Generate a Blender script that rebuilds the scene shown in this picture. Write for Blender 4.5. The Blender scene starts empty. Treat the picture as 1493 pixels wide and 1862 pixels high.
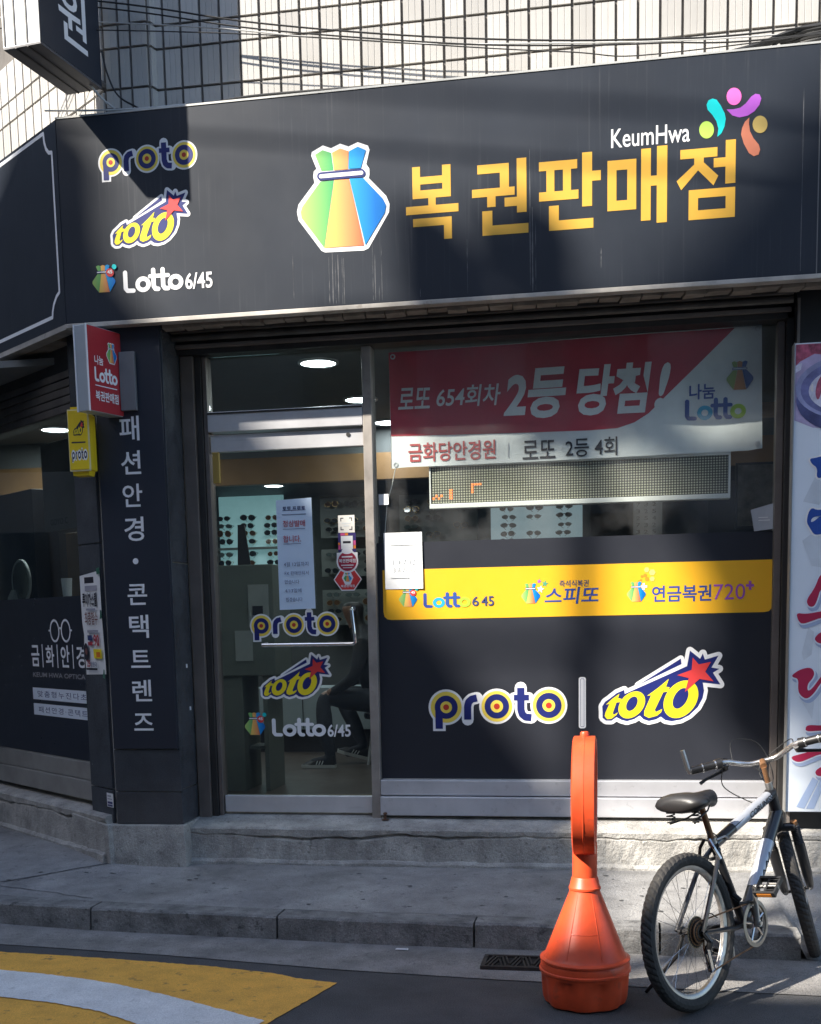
import bpy, bmesh, math, random
from math import sin, cos, pi, radians
from mathutils import Vector, Matrix
from mathutils.geometry import delaunay_2d_cdt
random.seed(7)
S = bpy.context.scene
COL = S.collection

# ------------------------------------------------------------------ camera
def rz(a): return Matrix.Rotation(a, 3, 'Z')
def rx(a): return Matrix.Rotation(a, 3, 'X')
def ry(a): return Matrix.Rotation(a, 3, 'Y')
cam = bpy.data.cameras.new('camera')
cam_o = bpy.data.objects.new('camera', cam); COL.objects.link(cam_o)
Rc = rz(radians(10.32575)) @ rx(radians(-7.55528)) @ ry(radians(1.16142))
right, fwd, up = Rc.col[0].copy(), Rc.col[1].copy(), Rc.col[2].copy()
Rm = Matrix((right, up, -fwd)).transposed()
cam_o.matrix_world = Matrix.Translation((1.4779, -6.9091, 1.57)) @ Rm.to_4x4()
cam.sensor_fit = 'AUTO'; cam.sensor_width = 36
cam.lens = 2200.0 / 1862.0 * 36
cam.shift_y = (1413.1 - 931.0) / 1862.0
cam.clip_start = 0.05; cam.clip_end = 500
S.camera = cam_o

# ------------------------------------------------------------------ sky, sun, exposure
SUN_TRAVEL = Vector((1.20, 1.0, -1.33)).normalized()      # from the upper left, behind the viewer
el = math.asin(-SUN_TRAVEL.z)
to_sun = -SUN_TRAVEL
W = bpy.data.worlds.new('World'); S.world = W; W.use_nodes = True
nt = W.node_tree; bg = nt.nodes['Background']
sky = nt.nodes.new('ShaderNodeTexSky'); sky.sky_type = 'NISHITA'; sky.sun_disc = False
sky.ozone_density = 1.4; sky.sun_elevation = el; sky.sun_rotation = math.atan2(to_sun.x, to_sun.y)
nt.links.new(sky.outputs[0], bg.inputs[0]); bg.inputs[1].default_value = 0.15
sl = bpy.data.lights.new('sun', 'SUN'); sl.energy = 4.9; sl.angle = radians(0.7); sl.color = (1.0, 0.93, 0.83)
so = bpy.data.objects.new('sun', sl); COL.objects.link(so)
so.rotation_euler = SUN_TRAVEL.to_track_quat('-Z', 'Y').to_euler()
S.view_settings.view_transform = 'Standard'; S.view_settings.look = 'None'
S.view_settings.exposure = 1.32; S.view_settings.gamma = 1.0
S.view_settings.use_curve_mapping = False

# ------------------------------------------------------------------ materials
MATS = {}
def mat(name, col, rough=.5, metal=0., var=.12, vs=5., bump=0., bs=60., streak=0., streak_col=None,
        spec=.5, spots=0., spot_s=30., spot_col=(.03, .03, .03), coat=0., emit=None, es=0., fine=0., bd=.004, streak_scale=(60, 60, 1.2)):
    if name in MATS: return MATS[name]
    m = bpy.data.materials.new(name); m.use_nodes = True; t = m.node_tree; n = t.nodes; L = t.links.new
    b = n['Principled BSDF']
    tc = n.new('ShaderNodeTexCoord')
    def noise(scale, det=4, rgh=.6, mp=None):
        x = n.new('ShaderNodeTexNoise'); x.inputs['Scale'].default_value = scale
        x.inputs['Detail'].default_value = det; x.inputs['Roughness'].default_value = rgh
        if mp:
            q = n.new('ShaderNodeMapping'); q.inputs['Scale'].default_value = mp
            L(tc.outputs['Object'], q.inputs[0]); L(q.outputs[0], x.inputs['Vector'])
        else: L(tc.outputs['Object'], x.inputs['Vector'])
        return x
    def ramp(src, a, c):
        r = n.new('ShaderNodeMapRange'); r.inputs[1].default_value = a; r.inputs[2].default_value = c
        L(src, r.inputs[0]); return r.outputs[0]
    def mix(f, a, c):
        x = n.new('ShaderNodeMix'); x.data_type = 'RGBA'
        L(f, x.inputs[0])
        for v, i in ((a, 6), (c, 7)):
            if hasattr(v, 'links'): L(v, x.inputs[i])
            else: x.inputs[i].default_value = (*v, 1)
        return x.outputs[2]
    lo = tuple(max(0, c * (1 - var)) for c in col); hi = tuple(min(1, c * (1 + var)) for c in col)
    out = mix(ramp(noise(vs, 5).outputs[0], .3, .7), lo, hi)
    if fine:
        fm = n.new('ShaderNodeMapRange'); fm.inputs[1].default_value = .3; fm.inputs[2].default_value = .7; fm.inputs[3].default_value = 1 - fine; fm.inputs[4].default_value = 1 + fine * .7
        L(noise(190, 3, .75).outputs[0], fm.inputs[0]); hv = n.new('ShaderNodeHueSaturation'); L(fm.outputs[0], hv.inputs['Value']); L(out, hv.inputs['Color']); out = hv.outputs[0]
    if streak:
        s1 = ramp(noise(1.0, 3, .6, streak_scale).outputs[0], .56, .74)
        s2 = ramp(noise(2.2, 3).outputs[0], .42, .62)
        mu = n.new('ShaderNodeMath'); mu.operation = 'MULTIPLY'; L(s1, mu.inputs[0]); L(s2, mu.inputs[1])
        mv = n.new('ShaderNodeMath'); mv.operation = 'MULTIPLY'; L(mu.outputs[0], mv.inputs[0]); mv.inputs[1].default_value = streak
        out = mix(mv.outputs[0], out, streak_col or (.3, .3, .3))
    if spots:
        f = ramp(noise(spot_s, 3, .7).outputs[0], .60, .70)
        mv = n.new('ShaderNodeMath'); mv.operation = 'MULTIPLY'; L(f, mv.inputs[0]); mv.inputs[1].default_value = spots
        out = mix(mv.outputs[0], out, spot_col)
    L(out, b.inputs['Base Color'])
    b.inputs['Metallic'].default_value = metal
    b.inputs['Specular IOR Level'].default_value = spec
    b.inputs['Coat Weight'].default_value = coat
    rr = n.new('ShaderNodeMapRange'); rr.inputs[3].default_value = max(.02, rough - .07); rr.inputs[4].default_value = min(1, rough + .07)
    L(noise(vs * 2.3, 4).outputs[0], rr.inputs[0]); L(rr.outputs[0], b.inputs['Roughness'])
    if bump:
        bp = n.new('ShaderNodeBump'); bp.inputs['Strength'].default_value = bump; bp.inputs['Distance'].default_value = bd
        L(noise(bs, 5, .65).outputs[0], bp.inputs['Height']); L(bp.outputs[0], b.inputs['Normal'])
    if emit:
        b.inputs['Emission Color'].default_value = (*emit, 1); b.inputs['Emission Strength'].default_value = es
    MATS[name] = m
    return m

def grad_mat(name, c0, c1, axis, a, c, c2=None):
    """printed gradient along object axis between coordinates a..c (printed ink, object space)"""
    m = bpy.data.materials.new(name); m.use_nodes = True; t = m.node_tree; n = t.nodes; L = t.links.new
    tc = n.new('ShaderNodeTexCoord'); sp = n.new('ShaderNodeSeparateXYZ'); L(tc.outputs['Generated'], sp.inputs[0])
    mr = n.new('ShaderNodeMapRange'); mr.inputs[1].default_value = a; mr.inputs[2].default_value = c
    L(sp.outputs[axis], mr.inputs[0])
    r = n.new('ShaderNodeValToRGB'); L(mr.outputs[0], r.inputs[0])
    r.color_ramp.elements[0].color = (*c0, 1); r.color_ramp.elements[1].color = (*c1, 1)
    if c2:
        e = r.color_ramp.elements.new(.55); e.color = (*c1, 1); r.color_ramp.elements[2].color = (*c2, 1)
    b = n['Principled BSDF']; L(r.outputs[0], b.inputs['Base Color']); b.inputs['Roughness'].default_value = .4
    MATS[name] = m; return m

def glass_mat(name, tint=(.86, .9, .88), ior=1.5, dust_haze=.02):
    m = bpy.data.materials.new(name); m.use_nodes = True; t = m.node_tree; n = t.nodes; L = t.links.new
    n.remove(n['Principled BSDF']); o = n['Material Output']
    tr = n.new('ShaderNodeBsdfTransparent'); tr.inputs[0].default_value = (*tint, 1)
    gl = n.new('ShaderNodeBsdfGlossy'); gl.inputs['Roughness'].default_value = .015; gl.inputs[0].default_value = (.95, .97, 1, 1)
    ge = n.new('ShaderNodeNewGeometry'); dt = n.new('ShaderNodeVectorMath'); dt.operation = 'DOT_PRODUCT'
    L(ge.outputs['Normal'], dt.inputs[0]); L(ge.outputs['Incoming'], dt.inputs[1])
    def mth(op, a, b):
        q = n.new('ShaderNodeMath'); q.operation = op
        for v, i in ((a, 0), (b, 1)):
            if v is None: continue
            if hasattr(v, 'links'): L(v, q.inputs[i])
            else: q.inputs[i].default_value = v
        return q.outputs[0]
    fr = mth('ADD', mth('MULTIPLY', mth('POWER', mth('SUBTRACT', 1.0, mth('ABSOLUTE', dt.outputs['Value'], None)), 5.0), .96), .04)
    mx = n.new('ShaderNodeMixShader'); L(fr, mx.inputs[0]); L(tr.outputs[0], mx.inputs[1]); L(gl.outputs[0], mx.inputs[2])
    df = n.new('ShaderNodeBsdfDiffuse'); df.inputs[0].default_value = (.5, .5, .5, 1)
    tc = n.new('ShaderNodeTexCoord'); no = n.new('ShaderNodeTexNoise'); no.inputs['Scale'].default_value = 3; no.inputs['Detail'].default_value = 6
    L(tc.outputs['Object'], no.inputs['Vector'])
    mr = n.new('ShaderNodeMapRange'); mr.inputs[1].default_value = .4; mr.inputs[2].default_value = .8; mr.inputs[3].default_value = 0; mr.inputs[4].default_value = dust_haze * 2
    L(no.outputs[0], mr.inputs[0])
    m2 = n.new('ShaderNodeMixShader'); L(mr.outputs[0], m2.inputs[0]); L(mx.outputs[0], m2.inputs[1]); L(df.outputs[0], m2.inputs[2])
    L(m2.outputs[0], o.inputs[0]); MATS[name] = m; return m

def led_mat():
    m = bpy.data.materials.new('led_dots'); m.use_nodes = True; t = m.node_tree; n = t.nodes; L = t.links.new
    tc = n.new('ShaderNodeTexCoord'); sp = n.new('ShaderNodeSeparateXYZ'); L(tc.outputs['Object'], sp.inputs[0])
    def wav(ax, pitch):
        a = n.new('ShaderNodeMath'); a.operation = 'MULTIPLY'; L(sp.outputs[ax], a.inputs[0]); a.inputs[1].default_value = 2 * pi / pitch
        c = n.new('ShaderNodeMath'); c.operation = 'SINE'; L(a.outputs[0], c.inputs[0]); return c.outputs[0]
    ad = n.new('ShaderNodeMath'); ad.operation = 'ADD'; L(wav(0, .0148), ad.inputs[0]); L(wav(2, .0141), ad.inputs[1])
    r = n.new('ShaderNodeMapRange'); r.inputs[1].default_value = .0; r.inputs[2].default_value = .9; L(ad.outputs[0], r.inputs[0])
    mx = n.new('ShaderNodeMix'); mx.data_type = 'RGBA'; L(r.outputs[0], mx.inputs[0])
    mx.inputs[6].default_value = (.055, .055, .045, 1); mx.inputs[7].default_value = (.46, .45, .34, 1)
    b = n['Principled BSDF']; L(mx.outputs[2], b.inputs['Base Color']); b.inputs['Roughness'].default_value = .6
    return m

NAVY = mat('fascia_navy', (.022, .0275, .038), .42, var=.14, vs=1.5, streak=.22, streak_col=(.14, .14, .145), spec=.4)
NAVY2 = mat('panel_navy', (.020, .025, .038), .45, var=.1, vs=2)
FILM = mat('film_charcoal', (.024, .0265, .035), .42, var=.08, vs=2, spec=.4)
WHITE = mat('white_vinyl', (.82, .82, .82), .45, var=.03)
WHITE2 = mat('white_ink', (.80, .81, .83), .5, var=.06)
YEL = mat('yellow_vinyl', (.88, .46, .02), .45, var=.03)
GOLD = mat('gold_letters', (.68, .385, .05), .45, var=.08, vs=3)
LOGOY = mat('logo_yellow', (.86, .70, .02), .45, var=.03)
LOGOY2 = mat('logo_amber', (.84, .64, .09), .45, var=.03)
BLUE = mat('logo_blue', (.012, .020, .145), .45, var=.05)
RED = mat('logo_red', (.68, .05, .05), .45, var=.04)
DKRED = mat('logo_dark_red', (.50, .035, .02), .45, var=.04)
BANRED = mat('banner_red', (.50, .05, .075), .55, var=.12, vs=3, bump=.1, bs=30)
CLOTH = mat('banner_white', (.76, .78, .78), .6, var=.07, vs=4, bump=.1, bs=30)
STEEL = mat('stainless', (.66, .66, .68), .36, .45, var=.15, vs=3, streak=.25, streak_col=(.2, .2, .2), streak_scale=(2, 2, 60))
STEEL2 = mat('brushed_steel', (.62, .62, .64), .42, .4, var=.12, vs=4, spots=.25, spot_s=20, spot_col=(.25, .25, .25))
BRONZE = mat('bronze_frame', (.19, .165, .15), .45, .35, var=.2, vs=5, spots=.3, spot_s=25, spot_col=(.2, .18, .16))
BRONZE_D = mat('dark_frame', (.04, .038, .037), .5, .2, var=.2)
SHUT = mat('shutter_metal', (.085, .078, .072), .5, .3, var=.3, vs=7)
TRIM = mat('fascia_trim', (.45, .42, .38), .5, .3, var=.25, vs=6, spots=.4, spot_s=15, spot_col=(.2, .16, .12))
SOFFIT = mat('soffit_cement', (.22, .19, .16), .9, var=.35, vs=9, bump=.6, bs=30)
GRAN = mat('polished_granite', (.058, .064, .074), .24, var=.25, vs=4, fine=.35, streak=.15, streak_col=(.16, .16, .17))
CONC = mat('step_concrete', (.40, .385, .355), .92, var=.34, vs=7, bump=1., bs=60, bd=.010, spots=.75, spot_s=24, spot_col=(.17, .16, .145), fine=.40, streak=.6, streak_col=(.20, .19, .175), streak_scale=(14, 14, 3))
PAVE = mat('pavement_concrete', (.275, .27, .262), .92, var=.34, vs=3.6, bump=1., bs=80, bd=.010, spots=.65, spot_s=18, spot_col=(.11, .11, .11), fine=.38)
KERB = mat('kerb_concrete', (.20, .197, .19), .92, var=.42, vs=8, bump=1., bs=60, bd=.010, spots=.85, spot_s=18, spot_col=(.06, .06, .06), fine=.42, streak=.7, streak_col=(.075, .075, .075), streak_scale=(18, 18, 3))
GUTTER = mat('gutter_concrete', (.235, .224, .212), .95, var=.32, vs=5, bump=1., bs=80, bd=.010, spots=.6, spot_s=24, spot_col=(.09, .087, .083), fine=.5)
ASPH = mat('asphalt', (.078, .077, .077), .93, var=.28, vs=3, bump=1., bs=170, bd=.006, fine=.6)
PAINTY = mat('road_paint_ochre', (.76, .39, .06), .75, var=.14, vs=7, bump=.7, bs=200, spots=.75, spot_s=11, spot_col=(.12, .085, .05), fine=.3)
PAINTW = mat('road_paint_white', (.68, .68, .66), .75, var=.12, vs=7, bump=.7, bs=200, spots=.4, spot_s=12, spot_col=(.25, .25, .24), fine=.3)
TILE = mat('wall_tile', (.50, .485, .455), .35, var=.10, vs=1.6, streak=.3, streak_col=(.42, .38, .33), streak_scale=(40, 40, 2.5))
GROUT = mat('tile_grout', (.13, .12, .11), .95, var=.3, vs=8)
CABLE = mat('black_cable', (.018, .018, .018), .6, var=.1)
CABLEG = mat('grey_cable', (.5, .5, .48), .6, var=.1)
BLACK = mat('black_plastic', (.016, .016, .017), .45, var=.15)
RUBBER = mat('tyre_rubber', (.030, .028, .026), .8, var=.3, vs=12, spots=.5, spot_s=25, spot_col=(.10, .09, .075))
ORANGE = mat('orange_plastic', (.74, .085, .025), .42, var=.20, vs=6, spots=.38, spot_s=13, spot_col=(.33, .075, .04), streak=.35, streak_col=(.40, .12, .07), streak_scale=(26, 26, 4), bump=.08, bs=25)
PAPER = mat('paper', (.74, .75, .75), .8, var=.04)
PAPERB = mat('paper_notice', (.60, .74, .90), .8, var=.04)
INK = mat('black_ink', (.02, .02, .03), .7)
INKB = mat('blue_ink', (.03, .05, .16), .7)
INKR = mat('red_ink', (.42, .04, .06), .7)
GLASS = glass_mat('shop_glass', (.84, .88, .865), 1.5, .012)
GLASSW = glass_mat('window_glass', (.955, .975, .965), 1.5, .055)  # patchy grey veil stands for dust and for hazy sky reflection
LED = led_mat()
BGREEN = grad_mat('bag_green', (.46, .62, .16), (.05, .40, .14), 0, .02, .42)
BORANGE = grad_mat('bag_orange', (.90, .58, .14), (.80, .33, .12), 0, .33, .70, (.58, .15, .07))
BBLUE = grad_mat('bag_blue', (.02, .36, .72), (.0, .15, .50), 0, .55, .85)
CYAN = mat('cyan_vinyl', (.0, .55, .56), .45); PINK = mat('pink_vinyl', (.80, .14, .46), .45)
PURP = mat('purple_vinyl', (.38, .09, .50), .45); LIME = mat('lime_vinyl', (.42, .66, .10), .45)
BRWN = mat('rose_vinyl', (.50, .17, .10), .45); TAN = mat('tan_vinyl', (.45, .33, .10), .45)

# ------------------------------------------------------------------ object helpers
WM = {}
def empty(name, loc=(0, 0, 0), label=None, cat=None, group=None, mtx=None):
    o = bpy.data.objects.new(name, None); COL.objects.link(o)
    m = mtx if mtx is not None else Matrix.Translation(loc)
    o.matrix_world = m; WM[o] = m.copy(); o.empty_display_size = .1
    tag(o, label, cat, group); return o
def tag(o, label=None, cat=None, group=None, kind=None):
    if label: o['label'] = label
    if cat: o['category'] = cat
    if group: o['group'] = group
    if kind: o['kind'] = kind
    return o

class G:
    """collects faces of one mesh (world or parent-local metres) with material slots"""
    def __init__(s): s.v = []; s.f = []; s.m = []; s.mats = []
    def slot(s, m):
        if m not in s.mats: s.mats.append(m)
        return s.mats.index(m)
    def add(s, vs, fs, m):
        b = len(s.v); k = s.slot(m); s.v += [Vector(v) for v in vs]
        for f in fs: s.f.append([i + b for i in f]); s.m.append(k)
        return s
    def box(s, x0, x1, y0, y1, z0, z1, m, M=None):
        v = [Vector((x, y, z)) for z in (z0, z1) for y in (y0, y1) for x in (x0, x1)]
        if M: v = [M @ q for q in v]
        return s.add(v, [(0, 2, 3, 1), (4, 5, 7, 6), (0, 1, 5, 4), (2, 6, 7, 3), (0, 4, 6, 2), (1, 3, 7, 5)], m)
    def hexa(s, b4, t4, m):
        return s.add(list(b4) + list(t4), [(3, 2, 1, 0), (4, 5, 6, 7), (0, 1, 5, 4), (1, 2, 6, 5), (2, 3, 7, 6), (3, 0, 4, 7)], m)
    def prism(s, poly, fr, w0, w1, m):
        """2D polygon in frame fr, between offsets w0 (back) and w1 (front) along its out axis"""
        n = len(poly)
        a = sum(poly[i][0] * poly[(i + 1) % n][1] - poly[(i + 1) % n][0] * poly[i][1] for i in range(n))
        if a < 0: poly = poly[::-1]
        v = [fr.P(u, q, w0) for u, q in poly] + [fr.P(u, q, w1) for u, q in poly]
        fs = [list(range(n))[::-1], [n + i for i in range(n)]] + [(i, (i + 1) % n, n + (i + 1) % n, n + i) for i in range(n)]
        return s.add(v, fs, m)
    def tube(s, pts, r, m, n=8, caps=True, closed=False):
        pts = [Vector(p) for p in pts]; N = len(pts)
        rs = r if isinstance(r, (list, tuple)) else [r] * N
        t0 = (pts[1] - pts[0]).normalized(); ref = Vector((0, 0, 1)) if abs(t0.z) < .9 else Vector((1, 0, 0))
        u = t0.cross(ref).normalized(); vs = []
        for i, p in enumerate(pts):
            if closed: t = (pts[(i + 1) % N] - pts[i - 1]).normalized()
            elif i == 0: t = t0
            elif i == N - 1: t = (pts[-1] - pts[-2]).normalized()
            else: t = ((pts[i + 1] - p).normalized() + (p - pts[i - 1]).normalized()).normalized()
            u = (u - t * u.dot(t)).normalized(); w = t.cross(u)
            vs += [p + (u * cos(2 * pi * k / n) + w * sin(2 * pi * k / n)) * rs[i] for k in range(n)]
        fs = []
        for i in range(N if closed else N - 1):
            j = (i + 1) % N
            fs += [(i * n + k, i * n + (k + 1) % n, j * n + (k + 1) % n, j * n + k) for k in range(n)]
        if caps and not closed: fs += [list(range(n))[::-1], [(N - 1) * n + k for k in range(n)]]
        return s.add(vs, fs, m)
    def lathe(s, prof, M, m, n=32, full=True):
        """profile (r, h) turned about the z axis of matrix M"""
        vs = []; fs = []
        for r, h in prof:
            vs += [M @ Vector((r * cos(2 * pi * k / n), r * sin(2 * pi * k / n), h)) for k in range(n)]
        for i in range(len(prof) - 1):
            fs += [(i * n + k, i * n + (k + 1) % n, (i + 1) * n + (k + 1) % n, (i + 1) * n + k) for k in range(n)]
        if full: fs += [list(range(n))[::-1], [(len(prof) - 1) * n + k for k in range(n)]]
        return s.add(vs, fs, m)
    def build(s, name, parent=None, smooth=False, bevel=0., local=False, base=None):
        me = bpy.data.meshes.new(name)
        if parent is not None:
            inv = Matrix.Identity(4) if local else WM[parent].inverted(); off = Vector()
            vs = [inv @ v for v in s.v]
        else:
            if base is None:
                xs = [v.x for v in s.v]; ys = [v.y for v in s.v]
                base = Vector(((min(xs) + max(xs)) / 2, (min(ys) + max(ys)) / 2, min(v.z for v in s.v)))
            off = Vector(base); vs = [v - off for v in s.v]
        me.from_pydata([tuple(v) for v in vs], [], s.f)
        for m in s.mats: me.materials.append(m)
        me.polygons.foreach_set('material_index', s.m)
        me.validate(); me.update()
        o = bpy.data.objects.new(name, me); COL.objects.link(o)
        if parent is not None: o.parent = parent; WM[o] = WM[parent].copy()
        else: o.location = off; WM[o] = Matrix.Translation(off)
        if smooth:
            me.polygons.foreach_set('use_smooth', [True] * len(me.polygons))
            if smooth != 'all':
                md = o.modifiers.new('edge', 'EDGE_SPLIT'); md.split_angle = radians(38)
        if bevel:
            b = o.modifiers.new('bevel', 'BEVEL'); b.width = bevel; b.segments = 2; b.limit_method = 'ANGLE'; b.angle_limit = radians(40)
        return o

class Fr:
    def __init__(s, o, ux, uz, out): s.o = Vector(o); s.ux = Vector(ux); s.uz = Vector(uz); s.out = Vector(out)
    def P(s, u, v, w=0.): return s.o + s.ux * u + s.uz * v + s.out * w
def FY(Y): return Fr((0, Y, 0), (1, 0, 0), (0, 0, 1), (0, -1, 0))
A39 = radians(39.04)
DL = Vector((-cos(A39), sin(A39), 0)); NL = Vector((-sin(A39), -cos(A39), 0))
PL0 = Vector((-1.5, -.33, 0))
def FL(off, p=PL0): return Fr(p + NL * off, -DL, (0, 0, 1), NL)     # u runs to the right, so u = -distance from the corner

# ------------------------------------------------------------------ flat print: polygons, strokes, lettering
def area(p): return sum(p[i][0] * p[(i + 1) % len(p)][1] - p[(i + 1) % len(p)][0] * p[i][1] for i in range(len(p))) / 2
def ccw(p): return p if area(p) > 0 else p[::-1]
def union(polys, cuts=()):
    co = []; fs = []; ed = []
    for p in polys:
        p = ccw(list(p)); b = len(co); co += [Vector((q[0], q[1])) for q in p]; fs.append(list(range(b, b + len(p))))
    if cuts:
        ys = [c.y for c in co]; y0, y1 = min(ys) - .01, max(ys) + .01
        for x in cuts:
            ed.append((len(co), len(co) + 1)); co += [Vector((x, y0)), Vector((x, y1))]
    r = delaunay_2d_cdt(co, ed, fs, 0, 1e-6)
    tri = [f for f, og in zip(r[2], r[5]) if og]
    return [tuple(v) for v in r[0]], [list(f) for f in tri]
def disc(c, r, n=28, ry_=None, rot=0.):
    ry_ = ry_ or r
    return [(c[0] + r * cos(a) * cos(rot) - ry_ * sin(a) * sin(rot), c[1] + r * cos(a) * sin(rot) + ry_ * sin(a) * cos(rot)) for a in (2 * pi * k / n for k in range(n))]
def stroke(pts, w, cap=True):
    out = []
    for i in range(len(pts) - 1):
        a = Vector(pts[i]); b = Vector(pts[i + 1]); d = (b - a).normalized(); q = Vector((-d.y, d.x)) * w / 2
        out.append([tuple(a - q), tuple(b - q), tuple(b + q), tuple(a + q)])
    for i, p in enumerate(pts):
        if cap or 0 < i < len(pts) - 1: out.append(disc(p, w / 2, 12))
    return out
def inflate(p, w):
    p = ccw(list(p)); n = len(p); out = []
    for i in range(n):
        a, b, c = Vector(p[i - 1]), Vector(p[i]), Vector(p[(i + 1) % n])
        d1 = (b - a).normalized(); d2 = (c - b).normalized()
        n1 = Vector((d1.y, -d1.x)); n2 = Vector((d2.y, -d2.x)); cr = d1.x * d2.y - d1.y * d2.x
        if cr > 1e-6:
            a1 = math.atan2(n1.y, n1.x); a2 = math.atan2(n2.y, n2.x)
            while a2 < a1: a2 += 2 * pi
            k = max(1, int((a2 - a1) / .45))
            out += [(b.x + w * cos(a1 + (a2 - a1) * j / k), b.y + w * sin(a1 + (a2 - a1) * j / k)) for j in range(k + 1)]
        else:
            q = (n1 + n2) / max(.35, 1 + n1.dot(n2)); out.append((b.x + q.x * w, b.y + q.y * w))
    return out
def chaikin(p, n=2):
    for _ in range(n): p = [q_ for a, b in zip(p, p[1:] + p[:1]) for q_ in ((a[0] * .75 + b[0] * .25, a[1] * .75 + b[1] * .25), (a[0] * .25 + b[0] * .75, a[1] * .25 + b[1] * .75))]
    return p
def rect(x0, x1, z0, z1): return [(x0, z0), (x1, z0), (x1, z1), (x0, z1)]
def rrect(x0, x1, z0, z1, r, n=5):
    out = []
    for cx, cz, a0 in ((x1 - r, z0 + r, -pi / 2), (x1 - r, z1 - r, 0), (x0 + r, z1 - r, pi / 2), (x0 + r, z0 + r, pi)):
        out += [(cx + r * cos(a0 + k * pi / 2 / n), cz + r * sin(a0 + k * pi / 2 / n)) for k in range(n + 1)]
    return out
def lay(polys, m, cuts=()):
    v, f = union(polys, cuts); return (v, f, m)
def tf(layer, sx, sz, ox, oz, shear=0.):
    return ([(ox + sx * (x + shear * z), oz + sz * z) for x, z in layer[0]], layer[1], layer[2])
TX = {}
def text(s, x0, x1, z0, z1, m, bold=0., shear=0., space=1.):
    """lettering fitted to a box of the frame"""
    key = (s, bold, shear, space)
    if key not in TX:
        c = bpy.data.curves.new('lettering', 'FONT'); c.body = s; c.size = 1; c.offset = bold; c.resolution_u = 3; c.space_character = space
        o = bpy.data.objects.new('lettering', c); COL.objects.link(o)
        me = bpy.data.meshes.new_from_object(o.evaluated_get(bpy.context.evaluated_depsgraph_get()))
        vs = [(v.co.x + shear * v.co.y, v.co.y) for v in me.vertices]; fs = [list(p.vertices) for p in me.polygons]
        bpy.data.objects.remove(o); bpy.data.curves.remove(c); bpy.data.meshes.remove(me)
        xs = [v[0] for v in vs]; zs = [v[1] for v in vs]; a, b, c_, d = min(xs), max(xs), min(zs), max(zs)
        TX[key] = ([((x - a) / (b - a), (z - c_) / (d - c_)) for x, z in vs], fs)
    v, f = TX[key]
    return ([(x0 + (x1 - x0) * x, z0 + (z1 - z0) * z) for x, z in v], f, m)
def art(name, layers, fr, parent=None, w0=.0012, dw=.0009, warp=None):
    g = G()
    for k, (v, f, m) in enumerate(layers):
        vs = [fr.P(x, z, w0 + k * dw + (warp(x, z) if warp else 0)) for x, z in v]
        fs = []
        nrm = fr.out
        for q in f:
            a, b, c = vs[q[0]], vs[q[1]], vs[q[2]]
            fs.append(list(q) if (b - a).cross(c - a).dot(nrm) > 0 else list(q)[::-1])
        g.add(vs, fs, m)
    return g.build(name, parent)

def round_logo():
    """five letters made of target rings; unit = ring spacing, origin at the middle ring"""
    P = (-1.79, -.02); O1 = (0, 0); O2 = (1.81, .02)
    rS = [(-1.03, -.46), (-1.03, 0), (-.99, .16), (-.88, .26), (-.70, .30)]
    tS = [(.84, .64), (.84, -.12), (.89, -.29), (1.0, -.38), (1.2, -.40)]; tC = [(.60, .30), (1.12, .30)]
    b = .085; W = .25
    white = [disc(P, .63, 36), disc(O1, .62, 36), disc(O2, .64, 36), rect(-2.27, -1.82, -.86, 0)] + stroke(rS, W + 2 * b) + stroke(tS, W + 2 * b) + stroke(tC, .20 + 2 * b)
    amber = [disc(P, .55, 36), disc(O1, .54, 36), disc(O2, .56, 36)]
    navy = [disc(P, .41, 32), disc(O1, .43, 32), disc(O2, .44, 32), rect(-2.18, -1.92, -.78, 0)] + stroke(rS, W, False) + stroke(tS, W, False) + stroke(tC, .20, False)
    inner = [disc(P, .21, 24), disc(O1, .22, 24), disc(O2, .22, 24)]
    red = [disc(P, .105, 16), disc(O1, .105, 16), disc(O2, .105, 16)]
    return [lay(white, WHITE), lay(amber, LOGOY2), lay(navy, BLUE), lay(inner, LOGOY2), lay(red, DKRED)]
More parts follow.
